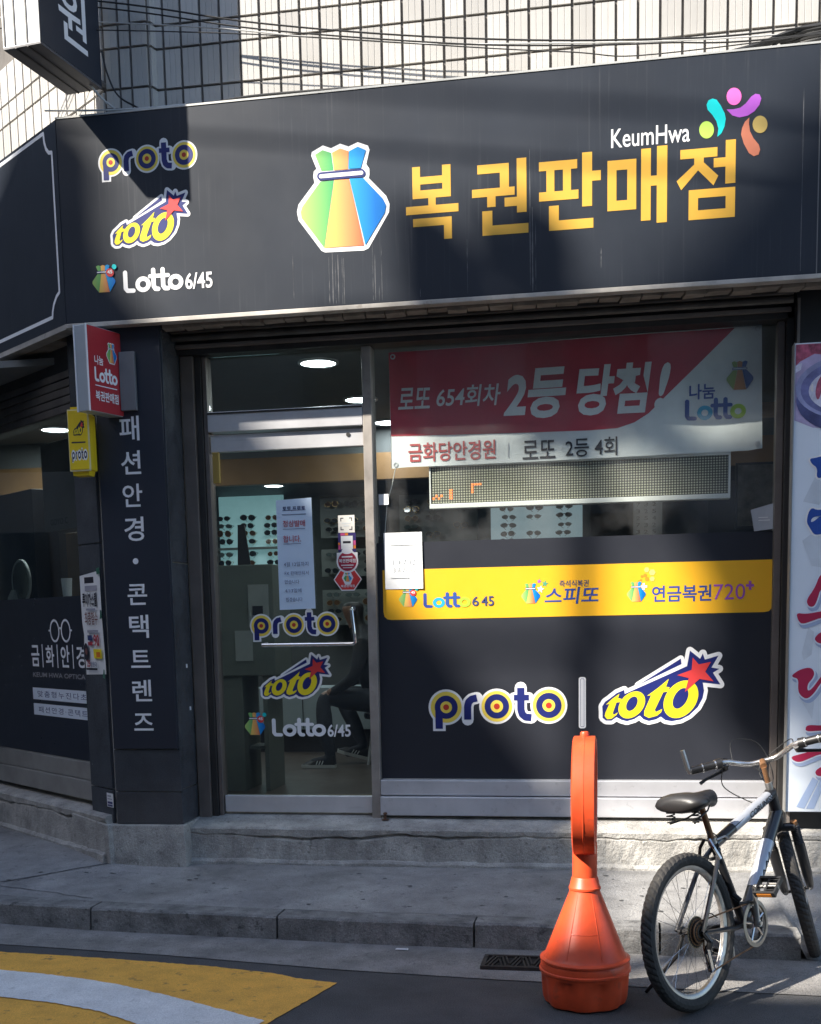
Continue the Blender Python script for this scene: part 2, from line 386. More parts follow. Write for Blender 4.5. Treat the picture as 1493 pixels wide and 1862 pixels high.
def star_logo():
    N1 = [(88, 742), (120, 690), (175, 650), (250, 590), (330, 555), (335, 600), (1010, 290), (1040, 120), (1150, 210), (1178, 150), (1200, 218), (1345, 175), (1272, 305), (1355, 318), (1288, 362), (1370, 490), (1180, 470), (1195, 560), (1180, 640), (1130, 740), (1040, 830), (950, 880), (850, 900), (780, 888), (730, 850), (680, 880), (600, 900), (540, 880), (500, 840), (440, 880), (360, 905), (300, 890), (245, 860), (190, 900), (130, 900), (92, 870), (92, 800)]
    N2 = [(480, 502), (942, 208), (950, 268)]
    t1 = [(128, 722), (200, 655), (278, 598), (262, 648), (302, 655), (288, 692), (245, 697), (205, 815), (216, 835), (262, 805), (245, 835), (190, 880), (142, 885), (114, 850), (122, 812), (168, 712)]
    t2 = [(580, 620), (700, 530), (815, 430), (785, 518), (825, 524), (806, 570), (755, 580), (665, 775), (676, 800), (745, 765), (735, 800), (690, 840), (600, 866), (550, 840), (550, 790), (625, 612)]
    star = [(1070, 195), (1135, 270), (1265, 243), (1205, 350), (1295, 455), (1145, 430), (990, 575), (1030, 420), (905, 390), (1060, 330)]
    q = lambda p: [((x - 725) / 1000, -(y - 515) / 1000 - .015 * (x - 725) / 1000) for x, y in p]
    o1 = disc((413, 722), 172, 36, 122, -radians(48)); h1 = disc((414, 708), 88, 28, 52, -radians(60))
    o2 = disc((947, 656), 228, 40, 165, -radians(55)); h2 = disc((943, 645), 124, 30, 70, -radians(62))
    return [lay([inflate(q(N1), .042), inflate(q(N2), .036)], WHITE), lay([q(N1), q(N2)], BLUE),
            lay([q(t1), q(o1), q(t2), q(o2)], LOGOY), lay([q(h1), q(h2)], BLUE), lay([q(star)], RED)]
def bag_logo(white=True, cube=False):
    q = lambda p: [((x - 733) / 1325, -((y + .0845 * (x - 733)) - 830) / 1325) for x, y in p]
    sil = [(470, 118), (585, 155), (715, 95), (835, 132), (965, 75), (1110, 120), (1130, 175), (1078, 360), (1120, 420), (1120, 500), (1110, 545), (1350, 775), (1395, 880), (1385, 990), (1085, 1470), (1020, 1500), (460, 1535), (410, 1515), (90, 1110), (70, 1000), (95, 900), (335, 610), (320, 530), (330, 460), (370, 425), (300, 255), (310, 205)]
    gr = [[(355, 240), (465, 180), (585, 215), (612, 445), (440, 455)], [(420, 595), (612, 580), (450, 1475), (135, 1080), (125, 1000), (150, 930)]]
    og = [[(597, 215), (715, 158), (835, 195), (822, 430), (620, 445)], [(620, 575), (832, 560), (1022, 1435), (455, 1475)]]
    bl = [[(842, 195), (965, 135), (1078, 180), (1000, 415), (825, 425)], [(838, 555), (1035, 545), (1300, 810), (1345, 900), (1325, 1000), (1040, 1430)]]
    L = []
    if white: L.append(lay([q(sil)], WHITE))
    L += [lay([q(p) for p in gr], BGREEN), lay([q(p) for p in og], BORANGE), lay([q(p) for p in bl], BBLUE)]
    L += [lay([q(p) for p in stroke([(430, 527), (1010, 478)], 108)], BLUE), lay([q(p) for p in stroke([(430, 527), (1010, 478)], 52)], WHITE)]
    if cube: L += [lay([q(disc((1090, 520), 200, 20))], RED), lay([q(disc((1330, 240), 120, 16))], CYAN), text('45', .17, .37, .17, .30, WHITE, .03)]
    return L
def lotto_letters(m5):
    """bold rounded lettering L o t t o, unit height"""
    w = .20; L = stroke([(.10, .95), (.10, .22), (.18, .11), (.46, .10)], w)
    def ring(c, R): return c, R
    out = []
    def o_(cx, m): out.append((cx, m))
    a = [lay(L, m5[0])]
    def o_ring(cx, m):
        pts = [(cx + .26 * cos(t), .36 + .26 * sin(t)) for t in (2 * pi * k / 18 for k in range(19))]
        return lay(stroke(pts, w), m)
    a.append(o_ring(.92, m5[1]))
    t1 = stroke([(1.42, .98), (1.42, .24), (1.50, .11), (1.62, .10)], w); t2 = stroke([(1.86, .98), (1.86, .24), (1.94, .11), (2.08, .10)], w)
    a.append(lay(t1 + t2 + stroke([(1.26, .70), (2.10, .70)], w * .9), m5[2]))
    a.append(o_ring(2.44, m5[3]))
    return a
def put(layers, cx, cz, s, sz=None): return [tf(l, s, sz or s, cx, cz) for l in layers]

RL, SL, BL, BLN, BLC = round_logo(), star_logo(), bag_logo(), bag_logo(False), bag_logo(False, True)
def lotto(m5, x0, x1, z0, z1): return [tf(l, (x1 - x0) / 2.80, (z1 - z0) / 1.08, x0, z0) for l in lotto_letters(m5)]
W5 = [WHITE2] * 4
C5 = [mat('lotto_blue', (.03, .07, .30), .45), mat('lotto_cyan', (.02, .36, .58), .45), mat('lotto_blue2', (.03, .09, .34), .45), mat('lotto_green', (.40, .60, .05), .45)]

# ================================================================== GROUND
def lerp(a, b, t): return a + (b - a) * t
def sm(a, b, x):
    t = max(0., min(1., (x - a) / (b - a))); return t * t * (3 - 2 * t)
KL = [(-9, 3.7), (-5, .55), (-3.2, -.75), (-2.4, -1.03), (-1.785, -1.17), (-1.239, -1.25), (-.22, -1.325), (.328, -1.365), (1.136, -1.395), (2.6, -1.44), (7, -1.5)]
def ky(x):
    for (x0, y0), (x1, y1) in zip(KL, KL[1:]):
        if x <= x1: return lerp(y0, y1, max(0, (x - x0) / (x1 - x0)))
    return KL[-1][1]
def rnd(a): return random.uniform(-a, a)
g = G(); g.add([(-120, -120, 0), (120, -120, 0), (120, 120, 0), (-120, 120, 0)], [(0, 1, 2, 3)], ASPH)
road = tag(g.build('road', base=(0, 0, 0)), kind='structure')

def sheet(poly, z, m, name, parent):
    q_ = []
    for (x0, y0), (x1, y1) in zip(poly, poly[1:] + poly[:1]):
        n_ = max(1, int(math.hypot(x1 - x0, y1 - y0) / .02)); q_ += [(lerp(x0, x1, k / n_) + rnd(.0025), lerp(y0, y1, k / n_) + rnd(.0045)) for k in range(n_)]
    poly = q_
    v, f = union([poly]); gg = G(); gg.add([(x, y, z) for x, y in v], f, m); return gg.build(name, parent)
YP = [(-4, -1.38), (-2.4, -1.58), (-1.511, -1.666), (-1.213, -1.691), (-.777, -1.737), (-.353, -1.798), (-.101, -1.856), (.044, -1.923), (.238, -1.974), (.09, -2.515), (-.25, -3.6), (-4, -3.4)]
sheet(YP, .004, PAINTY, 'yellow_marking', road)
WP = [(-4, -1.72), (-2.2, -1.84), (-1.349, -1.96), (-1.053, -2.013), (-.755, -2.094), (-.447, -2.23), (-.151, -2.383), (.072, -2.50), (-.03, -2.86), (-.2, -2.78), (-.446, -2.58), (-.636, -2.468), (-.867, -2.389), (-1.145, -2.333), (-2.2, -2.2), (-4, -2.05)]
sheet(WP, .008, PAINTW, 'white_marking', road)

# concrete gutter strip beside the kerb
GO = [(-9, 3.2), (-5, .05), (-3.2, -1.15), (-2.4, -1.40), (-1.583, -1.535), (-.682, -1.634), (.182, -1.773), (.912, -1.845), (2.4, -1.93), (7, -2.0)]
gi = [(x, ky(x) + .02) for x, _ in GO]
v = []; f = []
for i in range(len(GO)):
    v += [(GO[i][0], GO[i][1], .004), (gi[i][0], gi[i][1], .012)]
for i in range(len(GO) - 1): f.append((2 * i, 2 * i + 2, 2 * i + 3, 2 * i + 1))
g = G(); g.add(v, f, GUTTER); gut = tag(g.build('gutter', base=(0, 0, 0)), kind='structure')

# pavement: from the kerb back to the building, slightly rising; lowered at the dropped kerb
def zp(x, y):
    k = ky(x) + .15
    z = .127 + .034 * sm(0, 1.0, y - k) + .045 * sm(1.2, 1.75, -x) * sm(.2, 1.1, y - k)
    d = sm(2.215, 2.27, x) * (1 - sm(-1.35, -.45, y))
    return lerp(z, .014, d) + .0016 * sin(7 * x + 3 * y) * cos(5 * y - 2 * x)
NX, NY = 240, 34
v = []; f = []
for i in range(NX + 1):
    x = lerp(-7, 6, i / NX); k = ky(x) + (.14 if x < 2.23 else .0)
    for j in range(NY + 1):
        y = lerp(k, 2.4 + max(0, -x - 2) * .9, (j / NY) ** 1.3); v.append((x, y, zp(x, y)))
for i in range(NX):
    for j in range(NY):
        a = i * (NY + 1) + j; f.append((a, a + NY + 1, a + NY + 2, a + 1))
g = G(); g.add(v, f, PAVE); pav = tag(g.build('pavement', smooth='all', base=(0, 0, 0)), kind='structure')
JOINT = mat('joint_dirt', (.07, .07, .07), .95)
def crack(pts, w, parent, name='crack'):
    gg = G(); vs = []; fs = []
    for i, p in enumerate(pts):
        a = Vector(pts[max(0, i - 1)]); b = Vector(pts[min(len(pts) - 1, i + 1)]); d = (b - a).normalized(); q = Vector((-d.y, d.x)) * w * random.uniform(.3, .7)
        for s in (-1, 1):
            x, y = p[0] + s * q.x, p[1] + s * q.y; vs.append((x, y, zp(x, y) + .003))
    for i in range(len(pts) - 1): fs.append((2 * i, 2 * i + 2, 2 * i + 3, 2 * i + 1) if True else 0)
    gg.add(vs, fs, JOINT); return gg.build(name, parent)
def wig(a, b, n, j): return [(lerp(a[0], b[0], i / n) + rnd(j), lerp(a[1], b[1], i / n) + rnd(j)) for i in range(n + 1)]
crack(wig((-1.50, -.36), (-2.25, -.92), 26, .006), .012, pav)
crack(wig((-2.6, -.60), (-1.30, -1.06), 20, .010), .006, pav)
crack(wig((.2, -1.20), (.9, -1.24), 12, .008), .004, pav)

GUM = mat('gum_dark', (.07, .07, .07), .9)
for k in range(46):
    x = random.uniform(-2.2, 2.1); y = random.uniform(ky(x) + .2, -.32 - max(0, -x - 1.3) * -.2); r = random.uniform(.006, .016)
    if x < -1.4: y = min(y, -.55)
    g = G(); n_ = 9; g.add([(x + r * random.uniform(.6, 1.5) * cos(2 * pi * q / n_), y + r * random.uniform(.6, 1.1) * sin(2 * pi * q / n_), zp(x, y) + .003) for q in range(n_)], [tuple(range(n_))], GUM); g.build('gum_spot', pav)
kerb = empty('kerb', (0, -1.3, 0)); tag(kerb, kind='structure')
EDG = [-6.2, -5.2, -4.2, -3.2, -2.22, -1.23, -.22, .76, 1.62, 2.24]
for i in range(len(EDG) - 1):
    x0, x1 = EDG[i] + .005, EDG[i + 1] - .005
    g = G(); n = 6; vs = []
    jit = rnd(.004)
    for k in range(n + 1):
        x = lerp(x0, x1, k / n); y = ky(x) + jit + rnd(.002); c = .011 + rnd(.004)
        zt = .130 + jit
        prof = [(y - .012, -.05), (y + rnd(.0015), zt - c), (y + c, zt), (y + .145, zt), (y + .145, -.05)]
        vs += [(x, a, b) for a, b in prof]
    fs = []
    for k in range(n):
        for q in range(4): fs.append((k * 5 + q, (k + 1) * 5 + q, (k + 1) * 5 + q + 1, k * 5 + q + 1))
    fs += [(0, 1, 2, 3, 4), tuple(n * 5 + q for q in (4, 3, 2, 1, 0))]
    g.add(vs, fs, KERB); g.build('kerb_stone', kerb)

# drain grate set into the gutter
IRON = mat('cast_iron', (.05, .045, .042), .7, .5, var=.3, vs=20)
dg = empty('drain_grate', (.97, -1.615, .01), 'small black slotted drain grate in the gutter by the orange post', 'drain')
g = G(); g.box(.835, 1.10, -1.705, -1.525, .008, .0115, mat('drain_hole', (.008, .008, .008), .9)); g.build('drain_hole', dg)
g = G(); zt = .022
for a in ((.828, 1.108, -1.713, -1.695), (.828, 1.108, -1.535, -1.517)): g.box(*a, .006, zt, IRON)
for a in ((.828, .846, -1.695, -1.535), (1.09, 1.108, -1.695, -1.535)): g.box(*a, .006, zt, IRON)
g.build('frame', dg)
for k in range(14):
    x = .852 + k * .0175; g = G(); s = .03 if (k // 3) % 2 else -.03
    g.hexa([(x + s * .5, -1.694, .0125), (x + s * .5 + .008, -1.694, .0125), (x - s * .5 + .008, -1.536, .0125), (x - s * .5, -1.536, .0125)],
           [(x + s * .5, -1.694, .020), (x + s * .5 + .008, -1.694, .020), (x - s * .5 + .008, -1.536, .020), (x - s * .5, -1.536, .020)], IRON)
    g.build('bar', dg)

# ================================================================== BUILDING
B = empty('corner_building', (.5, .5, 0), 'corner shop building with pale tiled upper floor and dark granite pillar', 'building')
# --- concrete steps under the shopfront
def step_mesh(fr, u0, u1, zb, zt, zback, depth, name, n=110, chips=()):
    g = G(); vs = []; P = []; wk = 0.; wk2 = 0.
    for i in range(n + 1):
        u = lerp(u0, u1, i / n); c = max([max(0, 1 - abs(u - a) / b) for a, b in chips] + [0])
        wk = wk * .90 + rnd(.006); wk2 = wk2 * .8 + rnd(.003); nz = wk2
        lip = zt - .042 + wk
        prof = [(.030 + rnd(.002), zb - .08), (.028 + rnd(.003), zb + .018 + nz), (.014 + rnd(.002), zb + .030 + nz),
                (.004 + rnd(.002), zb + .034 + nz), (.0 + rnd(.003), lerp(zb, zt, .35)), (.0 + rnd(.003), lip - .012 - .01 * c),
                (-.006 - .018 * min(1, c * 2) + rnd(.002), lip - .004), (.002 + rnd(.002), lip + .004 + .004 * c),
                (.004 + rnd(.0015), zt - .012 + nz * .4), (-.008 + rnd(.002), zt - .001 + rnd(.001)), (-.06, zt + .006 + rnd(.001)), (-depth, zback), (-depth - .2, zback)]
        vs += [fr.P(u, z, w) for w, z in prof]; k = len(prof)
    fs = []
    for i in range(n):
        for q in range(k - 1): fs.append((i * k + q, (i + 1) * k + q, (i + 1) * k + q + 1, i * k + q + 1))
    fs += [tuple(range(k))[::-1], tuple(n * k + q for q in range(k))]
    g.add(vs, fs, CONC); o = g.build(name, None); return o
st = step_mesh(FY(-.25), -1.10, 6, .155, .376, .424, .30, 'shop_step', 240, ((-.45, .25), (.05, .35), (.5, .2), (1.9, .15)))
tag(st, 'worn grey concrete step with chipped edge below the shop door', 'step')
st2 = step_mesh(FL(.035), -5, -.02, .20, .447, .50, .34, 'side_step', 150, ((-1.6, .3), (-.5, .2)))
tag(st2, 'grey concrete step below the angled side window', 'step')
g = G()
g.hexa([(-1.535, -.362, .10), (-1.045, -.362, .10), (-1.045, .1, .10), (-1.535, .1, .10)], [(-1.510, -.352, .398), (-1.055, -.350, .400), (-1.055, .1, .402), (-1.510, .1, .40)], CONC)
o = g.build('pillar_plinth', B, bevel=.006)
g = G(); fr = FL(.045)
g.prism([(-.45, .1), (.03, .1), (.018, .398), (-.45, .42)], fr, -.2, 0, CONC); g.build('pillar_plinth', B, bevel=.006)
g = G(); g.box(.065, .105, -.118, -.085, .401, .404, mat('rust', (.12, .06, .035), .8)); g.box(.078, .09, -.108, -.096, .403, .436, MATS['rust']); g.lathe([(.012, 0), (.012, .008), (.004, .012)], Matrix.Translation((.084, -.102, .434)), MATS['rust'], 10)
o = g.build('door_bolt'); tag(o, 'small rusty floor bolt standing on the concrete step', 'bolt')

# --- granite pillar at the corner
pil = empty('granite_pillar', (-1.3, -.2, .4)); pil.parent = B; pil.matrix_parent_inverse = WM[B].inverted()
g = G(); g.add([(-1.470, -.315, .3), (-1.085, -.315, .3), (-1.085, 0, .3), (-1.085, .05, .3), (-1.66, .05, .3), (-1.69, -.14, .3)] + [(-1.470, -.315, 3.22), (-1.085, -.315, 3.22), (-1.085, 0, 3.22), (-1.085, .05, 3.22), (-1.66, .05, 3.22), (-1.69, -.14, 3.22)],
              [(0, 1, 7, 6), (1, 2, 8, 7), (2, 3, 9, 8), (3, 4, 10, 9), (4, 5, 11, 10), (5, 0, 6, 11)], mat('mortar', (.42, .41, .39), .9, var=.2)); g.build('core', pil)
for z0, z1 in ((.402, .588), (.594, .838), (.842, 3.20)):
    g = G(); g.box(-1.470, -1.066, -.332, -.312, z0, z1, GRAN); g.build('slab', pil, bevel=.002)
for z0, z1 in ((.402, .600), (.606, 2.02), (2.026, 3.20)):
    g = G(); fr = FL(.0, Vector((-1.487, -.330, 0))); g.prism(rect(-.285, -.018, z0, z1), fr, -.02, .0, GRAN); g.build('slab', pil, bevel=.002)
for z0, z1 in ((.404, .600), (.606, 1.9), (1.906, 3.20)):
    g = G(); g.box(-1.088, -1.068, -.311, -.06, z0, z1, GRAN); g.build('slab', pil, bevel=.002)
g = G()
for y, z in ((-.17, 1.30), (-.14, 1.05)): g.box(-1.0685, -1.065, y, y + .018, z, z + .022, WHITE2)
g.build('tape_scrap', pil)

# --- vertical name panel on the pillar
vp = G(); vp.box(-1.462, -1.074, -.345, -.3325, .845, 3.19, NAVY2)
vpo = vp.build('vertical_sign', bevel=.0015); tag(vpo, 'dark navy pillar panel with vertical white Korean lettering', 'sign')
LT = [('패', 2.575, 2.709), ('션', 2.392, 2.521), ('안', 2.213, 2.340), ('경', 2.024, 2.158), ('콘', 1.667, 1.784), ('택', 1.480, 1.611), ('트', 1.311, 1.411), ('렌', 1.119, 1.242), ('즈', .950, 1.049)]
for c, a, b in LT: art('korean_letter', [text(c, -1.331, -1.214, a, b, WHITE2, .012)], FY(-.345), vpo)
art('dot', [lay([disc((-1.273, 1.912), .017, 14)], WHITE2)], FY(-.345), vpo)

# --- upper tiled wall
g = G()
fp = [(-1.345, -.268), (-1.088, -.268), (-1.072, -.206), (6.5, -.206), (6.5, 5.6), (-6.5, 5.6), (-1.345 + DL.x * 6.5, -.268 + DL.y * 6.5)]
n = len(fp); g.add([(x, y, 3.30) for x, y in fp] + [(x, y, 9.0) for x, y in fp], [list(range(n))[::-1], [n + i for i in range(n)]] + [(i, (i + 1) % n, n + (i + 1) % n, n + i) for i in range(n)], GROUT)
uw = g.build('upper_wall', B)
def tile_mesh(w, h, ribs=3):
    g = G(); d = .013; fs = []
    gw = .0022; rw = (w - gw * (ribs - 1)) / ribs; x = -w / 2
    prof = [(-w / 2, 0)]
    for r in range(ribs):
        prof += [(x + .0012, d), (x + rw - .0012, d)]
        if r < ribs - 1: prof += [(x + rw + gw / 2, d - .0025)]
        x += rw + gw
    prof += [(w / 2, 0)]
    k = len(prof); vs = [(u, -q, 0.001) for u, q in prof] + [(u, -q, h - .001) for u, q in prof]
    fs = [(i, i + 1, k + i + 1, k + i) for i in range(k - 1)] + [tuple(range(k))[::-1], tuple(k + i for i in range(k))]
    me = bpy.data.meshes.new('tile'); me.from_pydata(vs, [], fs); me.materials.append(TILE); me.update(); return me
_t = TILE.node_tree; _b = _t.nodes['Principled BSDF']; _src = _b.inputs['Base Color'].links[0].from_socket
_oi = _t.nodes.new('ShaderNodeObjectInfo'); _mr = _t.nodes.new('ShaderNodeMapRange'); _mr.inputs[3].default_value = .80; _mr.inputs[4].default_value = 1.06
_hv = _t.nodes.new('ShaderNodeHueSaturation'); _t.links.new(_oi.outputs['Random'], _mr.inputs[0]); _t.links.new(_mr.outputs[0], _hv.inputs['Value']); _t.links.new(_src, _hv.inputs['Color']); _t.links.new(_hv.outputs[0], _b.inputs['Base Color'])
TM = {}
def tile(u0, u1, z0, z1, fr):
    w = round(u1 - u0 - .013, 3); h = round(z1 - z0 - .012, 3)
    if w < .02: return
    if (w, h) not in TM: TM[(w, h)] = tile_mesh(w, h, max(1, round(w / .034)))
    o = bpy.data.objects.new('tile', TM[(w, h)]); COL.objects.link(o); o.parent = uw
    m = Matrix((fr.ux, -fr.out, fr.uz)).transposed().to_4x4()
    m.translation = fr.P((u0 + u1) / 2, z0 + .006, -.001 + rnd(.0008))
    o.matrix_parent_inverse = WM[uw].inverted(); o.matrix_basis = m @ Matrix.Rotation(rnd(.004), 4, "Z")
ROWS = [(4.218, 4.443), (4.443, 4.650), (4.650, 4.770), (4.770, 4.99), (4.99, 5.11)]
cols = [-1.072, -1.022, -.922, -.812, -.702] + [-.590 + .1105 * k for k in range(34)]
for a, b in zip(cols, cols[1:]):
    for z0, z1 in ROWS: tile(a, b, z0, z1, FY(-.206))
for a, b in zip([-1.343, -1.252, -1.188, -1.090], [-1.258, -1.190, -1.090]):
    pass
for a, b in ((-1.343, -1.256), (-1.256, -1.188), (-1.188, -1.088)):
    for z0, z1 in ROWS: tile(a, b, z0, z1, FY(-.268))
frs = Fr((-1.088, -.268, 0), (.016 / .064, .062 / .064, 0), (0, 0, 1), (.062 / .064, -.016 / .064, 0))
for z0, z1 in ROWS: tile(.0, .066, z0, z1, frs)
fch = Fr(Vector((-1.345, -.268, 0)), -DL, (0, 0, 1), NL)
for k in range(16):
    for z0, z1 in ROWS[:4]: tile(-.112 * (k + 1), -.112 * k, z0, z1, fch)

# --- interior room
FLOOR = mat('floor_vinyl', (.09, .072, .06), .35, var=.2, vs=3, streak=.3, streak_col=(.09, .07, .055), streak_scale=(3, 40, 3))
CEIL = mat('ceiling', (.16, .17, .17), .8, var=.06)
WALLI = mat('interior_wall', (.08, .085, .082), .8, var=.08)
WOOD = mat('brown_wood', (.34, .19, .08), .5, var=.15, vs=3, streak=.3, streak_col=(.16, .09, .04), streak_scale=(2, 2, 40))
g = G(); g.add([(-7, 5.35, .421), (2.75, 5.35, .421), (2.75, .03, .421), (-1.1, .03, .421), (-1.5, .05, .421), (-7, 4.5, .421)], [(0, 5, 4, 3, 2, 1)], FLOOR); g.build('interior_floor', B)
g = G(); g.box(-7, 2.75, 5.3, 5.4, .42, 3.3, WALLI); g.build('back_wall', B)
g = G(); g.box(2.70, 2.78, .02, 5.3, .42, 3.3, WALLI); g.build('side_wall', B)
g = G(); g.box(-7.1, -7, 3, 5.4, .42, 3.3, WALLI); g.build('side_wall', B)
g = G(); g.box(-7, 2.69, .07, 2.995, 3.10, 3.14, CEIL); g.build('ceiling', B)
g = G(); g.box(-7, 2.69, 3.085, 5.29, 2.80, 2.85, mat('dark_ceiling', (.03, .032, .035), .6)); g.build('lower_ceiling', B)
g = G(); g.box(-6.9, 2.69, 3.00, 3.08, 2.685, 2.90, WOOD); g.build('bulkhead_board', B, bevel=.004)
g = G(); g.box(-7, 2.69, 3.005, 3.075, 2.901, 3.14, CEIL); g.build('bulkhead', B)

# --- shopfront frames
g = G(); g.box(-1.064, 2.34, -.10, .06, 3.072, 3.20, BRONZE_D); g.build('head_beam', B)
g = G()
for z, y in ((3.10, -.13), (3.145, -.16)): g.box(-1.064, 2.30, y, -.1, z, z + .022, BRONZE)
g.build('head_trim', B, bevel=.003)
g = G(); g.box(-1.060, -.985, -.075, .05, .40, 3.07, BRONZE); g.box(-.983, -.945, -.055, .05, .40, 3.07, BRONZE_D); g.box(-.943, -.918, -.04, .05, .40, 3.07, BRONZE); g.build('door_jamb', B, bevel=.003)
g = G(); g.box(-.002, .050, -.058, .05, .405, 3.07, mat('worn_aluminium', (.36, .33, .30), .5, .5, var=.25, vs=5, spots=.35, spot_s=12, spot_col=(.18, .16, .14))); g.build('mullion', B, bevel=.003)
g = G(); g.box(2.240, 2.278, -.05, .05, .42, 3.07, BRONZE); g.box(2.280, 2.318, -.10, .05, .40, 3.19, BRONZE_D); g.build('window_jamb', B, bevel=.003)
# transom over the door
tr = G(); tr.box(-.916, -.004, -.012, .0, 2.76, 3.068, GLASS); tr.build('transom_pane', B)
g = G(); g.box(-.916, -.004, -.055, .045, 2.645, 2.757, STEEL); g.box(-.916, -.004, -.062, -.056, 2.742, 2.752, BRONZE_D); g.build('transom_bar', B, bevel=.004)

# --- door
door = empty('shop_door', (-.46, 0, .42)); door.parent = B; door.matrix_parent_inverse = WM[B].inverted()
g = G(); g.box(-.908, -.012, -.008, .004, .52, 2.55, GLASS); g.build('pane', door)
g = G(); g.box(-.912, -.008, -.026, .022, 2.535, 2.632, STEEL); g.build('top_rail', door, bevel=.004)
g = G(); g.box(-.912, -.008, -.026, .022, .428, .527, STEEL); g.build('bottom_rail', door, bevel=.004)
g = G(); g.tube([(-.625, -.028, 1.421), (-.63, -.062, 1.421), (-.30, -.066, 1.421), (-.09, -.064, 1.421), (-.075, -.066, 1.432), (-.082, -.064, 1.50), (-.094, -.060, 1.61), (-.096, -.035, 1.622), (-.096, -.008, 1.622)], .0115, mat('chrome', (.8, .8, .8), .16, 1., var=.05), 10)
g.lathe([(.017, 0), (.017, .012)], Matrix.Translation((-.096, -.008, 1.622)) @ Matrix.Rotation(pi / 2, 4, 'X'), MATS['chrome'], 14)
g.lathe([(.017, 0), (.017, .012)], Matrix.Translation((-.625, -.008, 1.421)) @ Matrix.Rotation(pi / 2, 4, 'X'), MATS['chrome'], 14)
g.tube([(-.625, -.012, 1.421), (-.625, -.05, 1.421)], .009, MATS['chrome'], 8)
g.build('handle', door, smooth=True)
g = G(); g.box(-.905, -.865, -.030, -.009, 2.36, 2.535, mat('reflection_yellow', (.62, .42, .12), .35, .6, var=.1)); g.build('reflection_strip', door, bevel=.003)  # yellowish reflection at the glass edge, put in as a coloured plate
g = G(); g.lathe([(.012, 0), (.012, .004)], Matrix.Translation((-.095, -.026, 2.60)) @ Matrix.Rotation(pi / 2, 4, 'X'), BRONZE_D, 14); g.build('lock', door)
FD = FY(-.008)
s = .53 / 4.78
art('round_letter_logo', put(RL, -.722 + 2.42 * s, 1.536, s), FD, door, .0008, .0006)
s = .439 / 1.37
art('star_logo', put(SL, -.456, 1.237, s), FD, door, .0008, .0006)
art('bag_logo', put(BLC, -.714, .955, .137), FD, door, .0008, .0006)
art('lettering', lotto(W5, -.609, -.279, .880, .991) + [text('6/45', -.270, -.130, .878, .951, WHITE2, .02)], FD, door, .0008, .0003)

# --- main window
win = empty('front_window', (1.15, 0, .42)); win.parent = B; win.matrix_parent_inverse = WM[B].inverted()
g = G(); g.box(.052, 2.238, -.006, .004, .632, 3.068, GLASSW); g.build('pane', win)
g = G(); g.box(.052, 2.238, -.012, -.0065, .632, 1.990, FILM); g.build('film', win)
g = G(); g.box(.052, 2.239, -.062, .045, .540, .630, STEEL2); g.build('sill', win, bevel=.005)
g = G(); g.box(.052, 2.239, -.085, .045, .424, .534, STEEL2); g.build('sill', win, bevel=.005)
g = G(); g.prism([(.083, 1.84 - .003), (.083, 1.600), (.088, 1.572), (.105, 1.557), (.13, 1.553), (2.20, 1.556), (2.225, 1.560), (2.238, 1.575), (2.2385, 1.60), (2.2385, 1.838)], FY(-.012), 0, .0012, YEL); g.build('yellow_strip', win)
FW = FY(-.0135)
art('bag_logo', put(BLC, .2275, 1.680, .115), FW, win, .0006, .0005)
art('lettering', lotto(C5, .317, .590, 1.617, 1.704) + [text('6', .598, .636, 1.622, 1.677, INKB, .012), text('45', .650, .722, 1.622, 1.677, INKB, .012)], FW, win, .0006, .0004)
def star5(cx, cz, r): return [(cx + (r if k % 2 == 0 else r * .45) * sin(pi * k / 5 + .2), cz + (r if k % 2 == 0 else r * .45) * cos(pi * k / 5 + .2)) for k in range(10)]
art('bag_logo', put(BLN, .930, 1.684, .115), FW, win, .0006, .0004)
art('stars', [lay([star5(.978, 1.752, .014)], PURP), lay([star5(1.010, 1.738, .020)], mat('teal_ink', (.08, .34, .20), .5)), lay([star5(.985, 1.708, .022)], WHITE2)], FW, win, .0006, .0004)
art('lettering', [text('즉석식복권', 1.091, 1.253, 1.717, 1.754, INKB, .015), text('스피또', 1.007, 1.307, 1.623, 1.717, C5[0], .014, .12)], FW, win, .0006, .0004)
art('bag_logo', put(BLN, 1.514, 1.680, .112), FW, win, .0006, .0004)
art('coin_dots', [lay([disc((1.545 + .055 * a, 1.745 + .05 * b), r, 8) for a, b, r in ((-.3, -.1, .005), (-.1, 0, .006), (0, .4, .008), (.3, .5, .010), (.5, .1, .012))], mat('amber_ink', (.60, .26, .02), .5)), lay([disc((1.60, 1.785), .018, 6), disc((1.57, 1.80), .015, 6), disc((1.60, 1.75), .014, 6)], mat('pale_yellow', (.88, .66, .16), .5)), lay([rect(1.535, 1.573, 1.703, 1.715), rect(1.548, 1.560, 1.690, 1.728)], WHITE)], FW, win, .0006, .0004)
art('lettering', [text('연금복권', 1.599, 1.919, 1.622, 1.712, C5[0], .018), text('720', 1.931, 2.098, 1.628, 1.712, PURP, -.004), lay([rect(2.102, 2.144, 1.695, 1.708), rect(2.117, 2.130, 1.678, 1.726)], PURP)], FW, win, .0006, .0004)
FW2 = FY(-.012)
s = .802 / 4.90
art('round_letter_logo', put(RL, .732, 1.051, s), FW2, win, .0008, .0006)
art('star_logo', put(SL, 1.649, 1.156, .690 / 1.37), FW2, win, .0008, .0006)
art('divider_bar', [lay([rrect(1.197, 1.237, .923, 1.213, .012)], WHITE), lay([rrect(1.2065, 1.2275, .932, 1.204, .005)], BLUE), lay([rrect(1.2082, 1.2258, .934, 1.202, .004)], WHITE)], FW2, win, .0008, .0006)

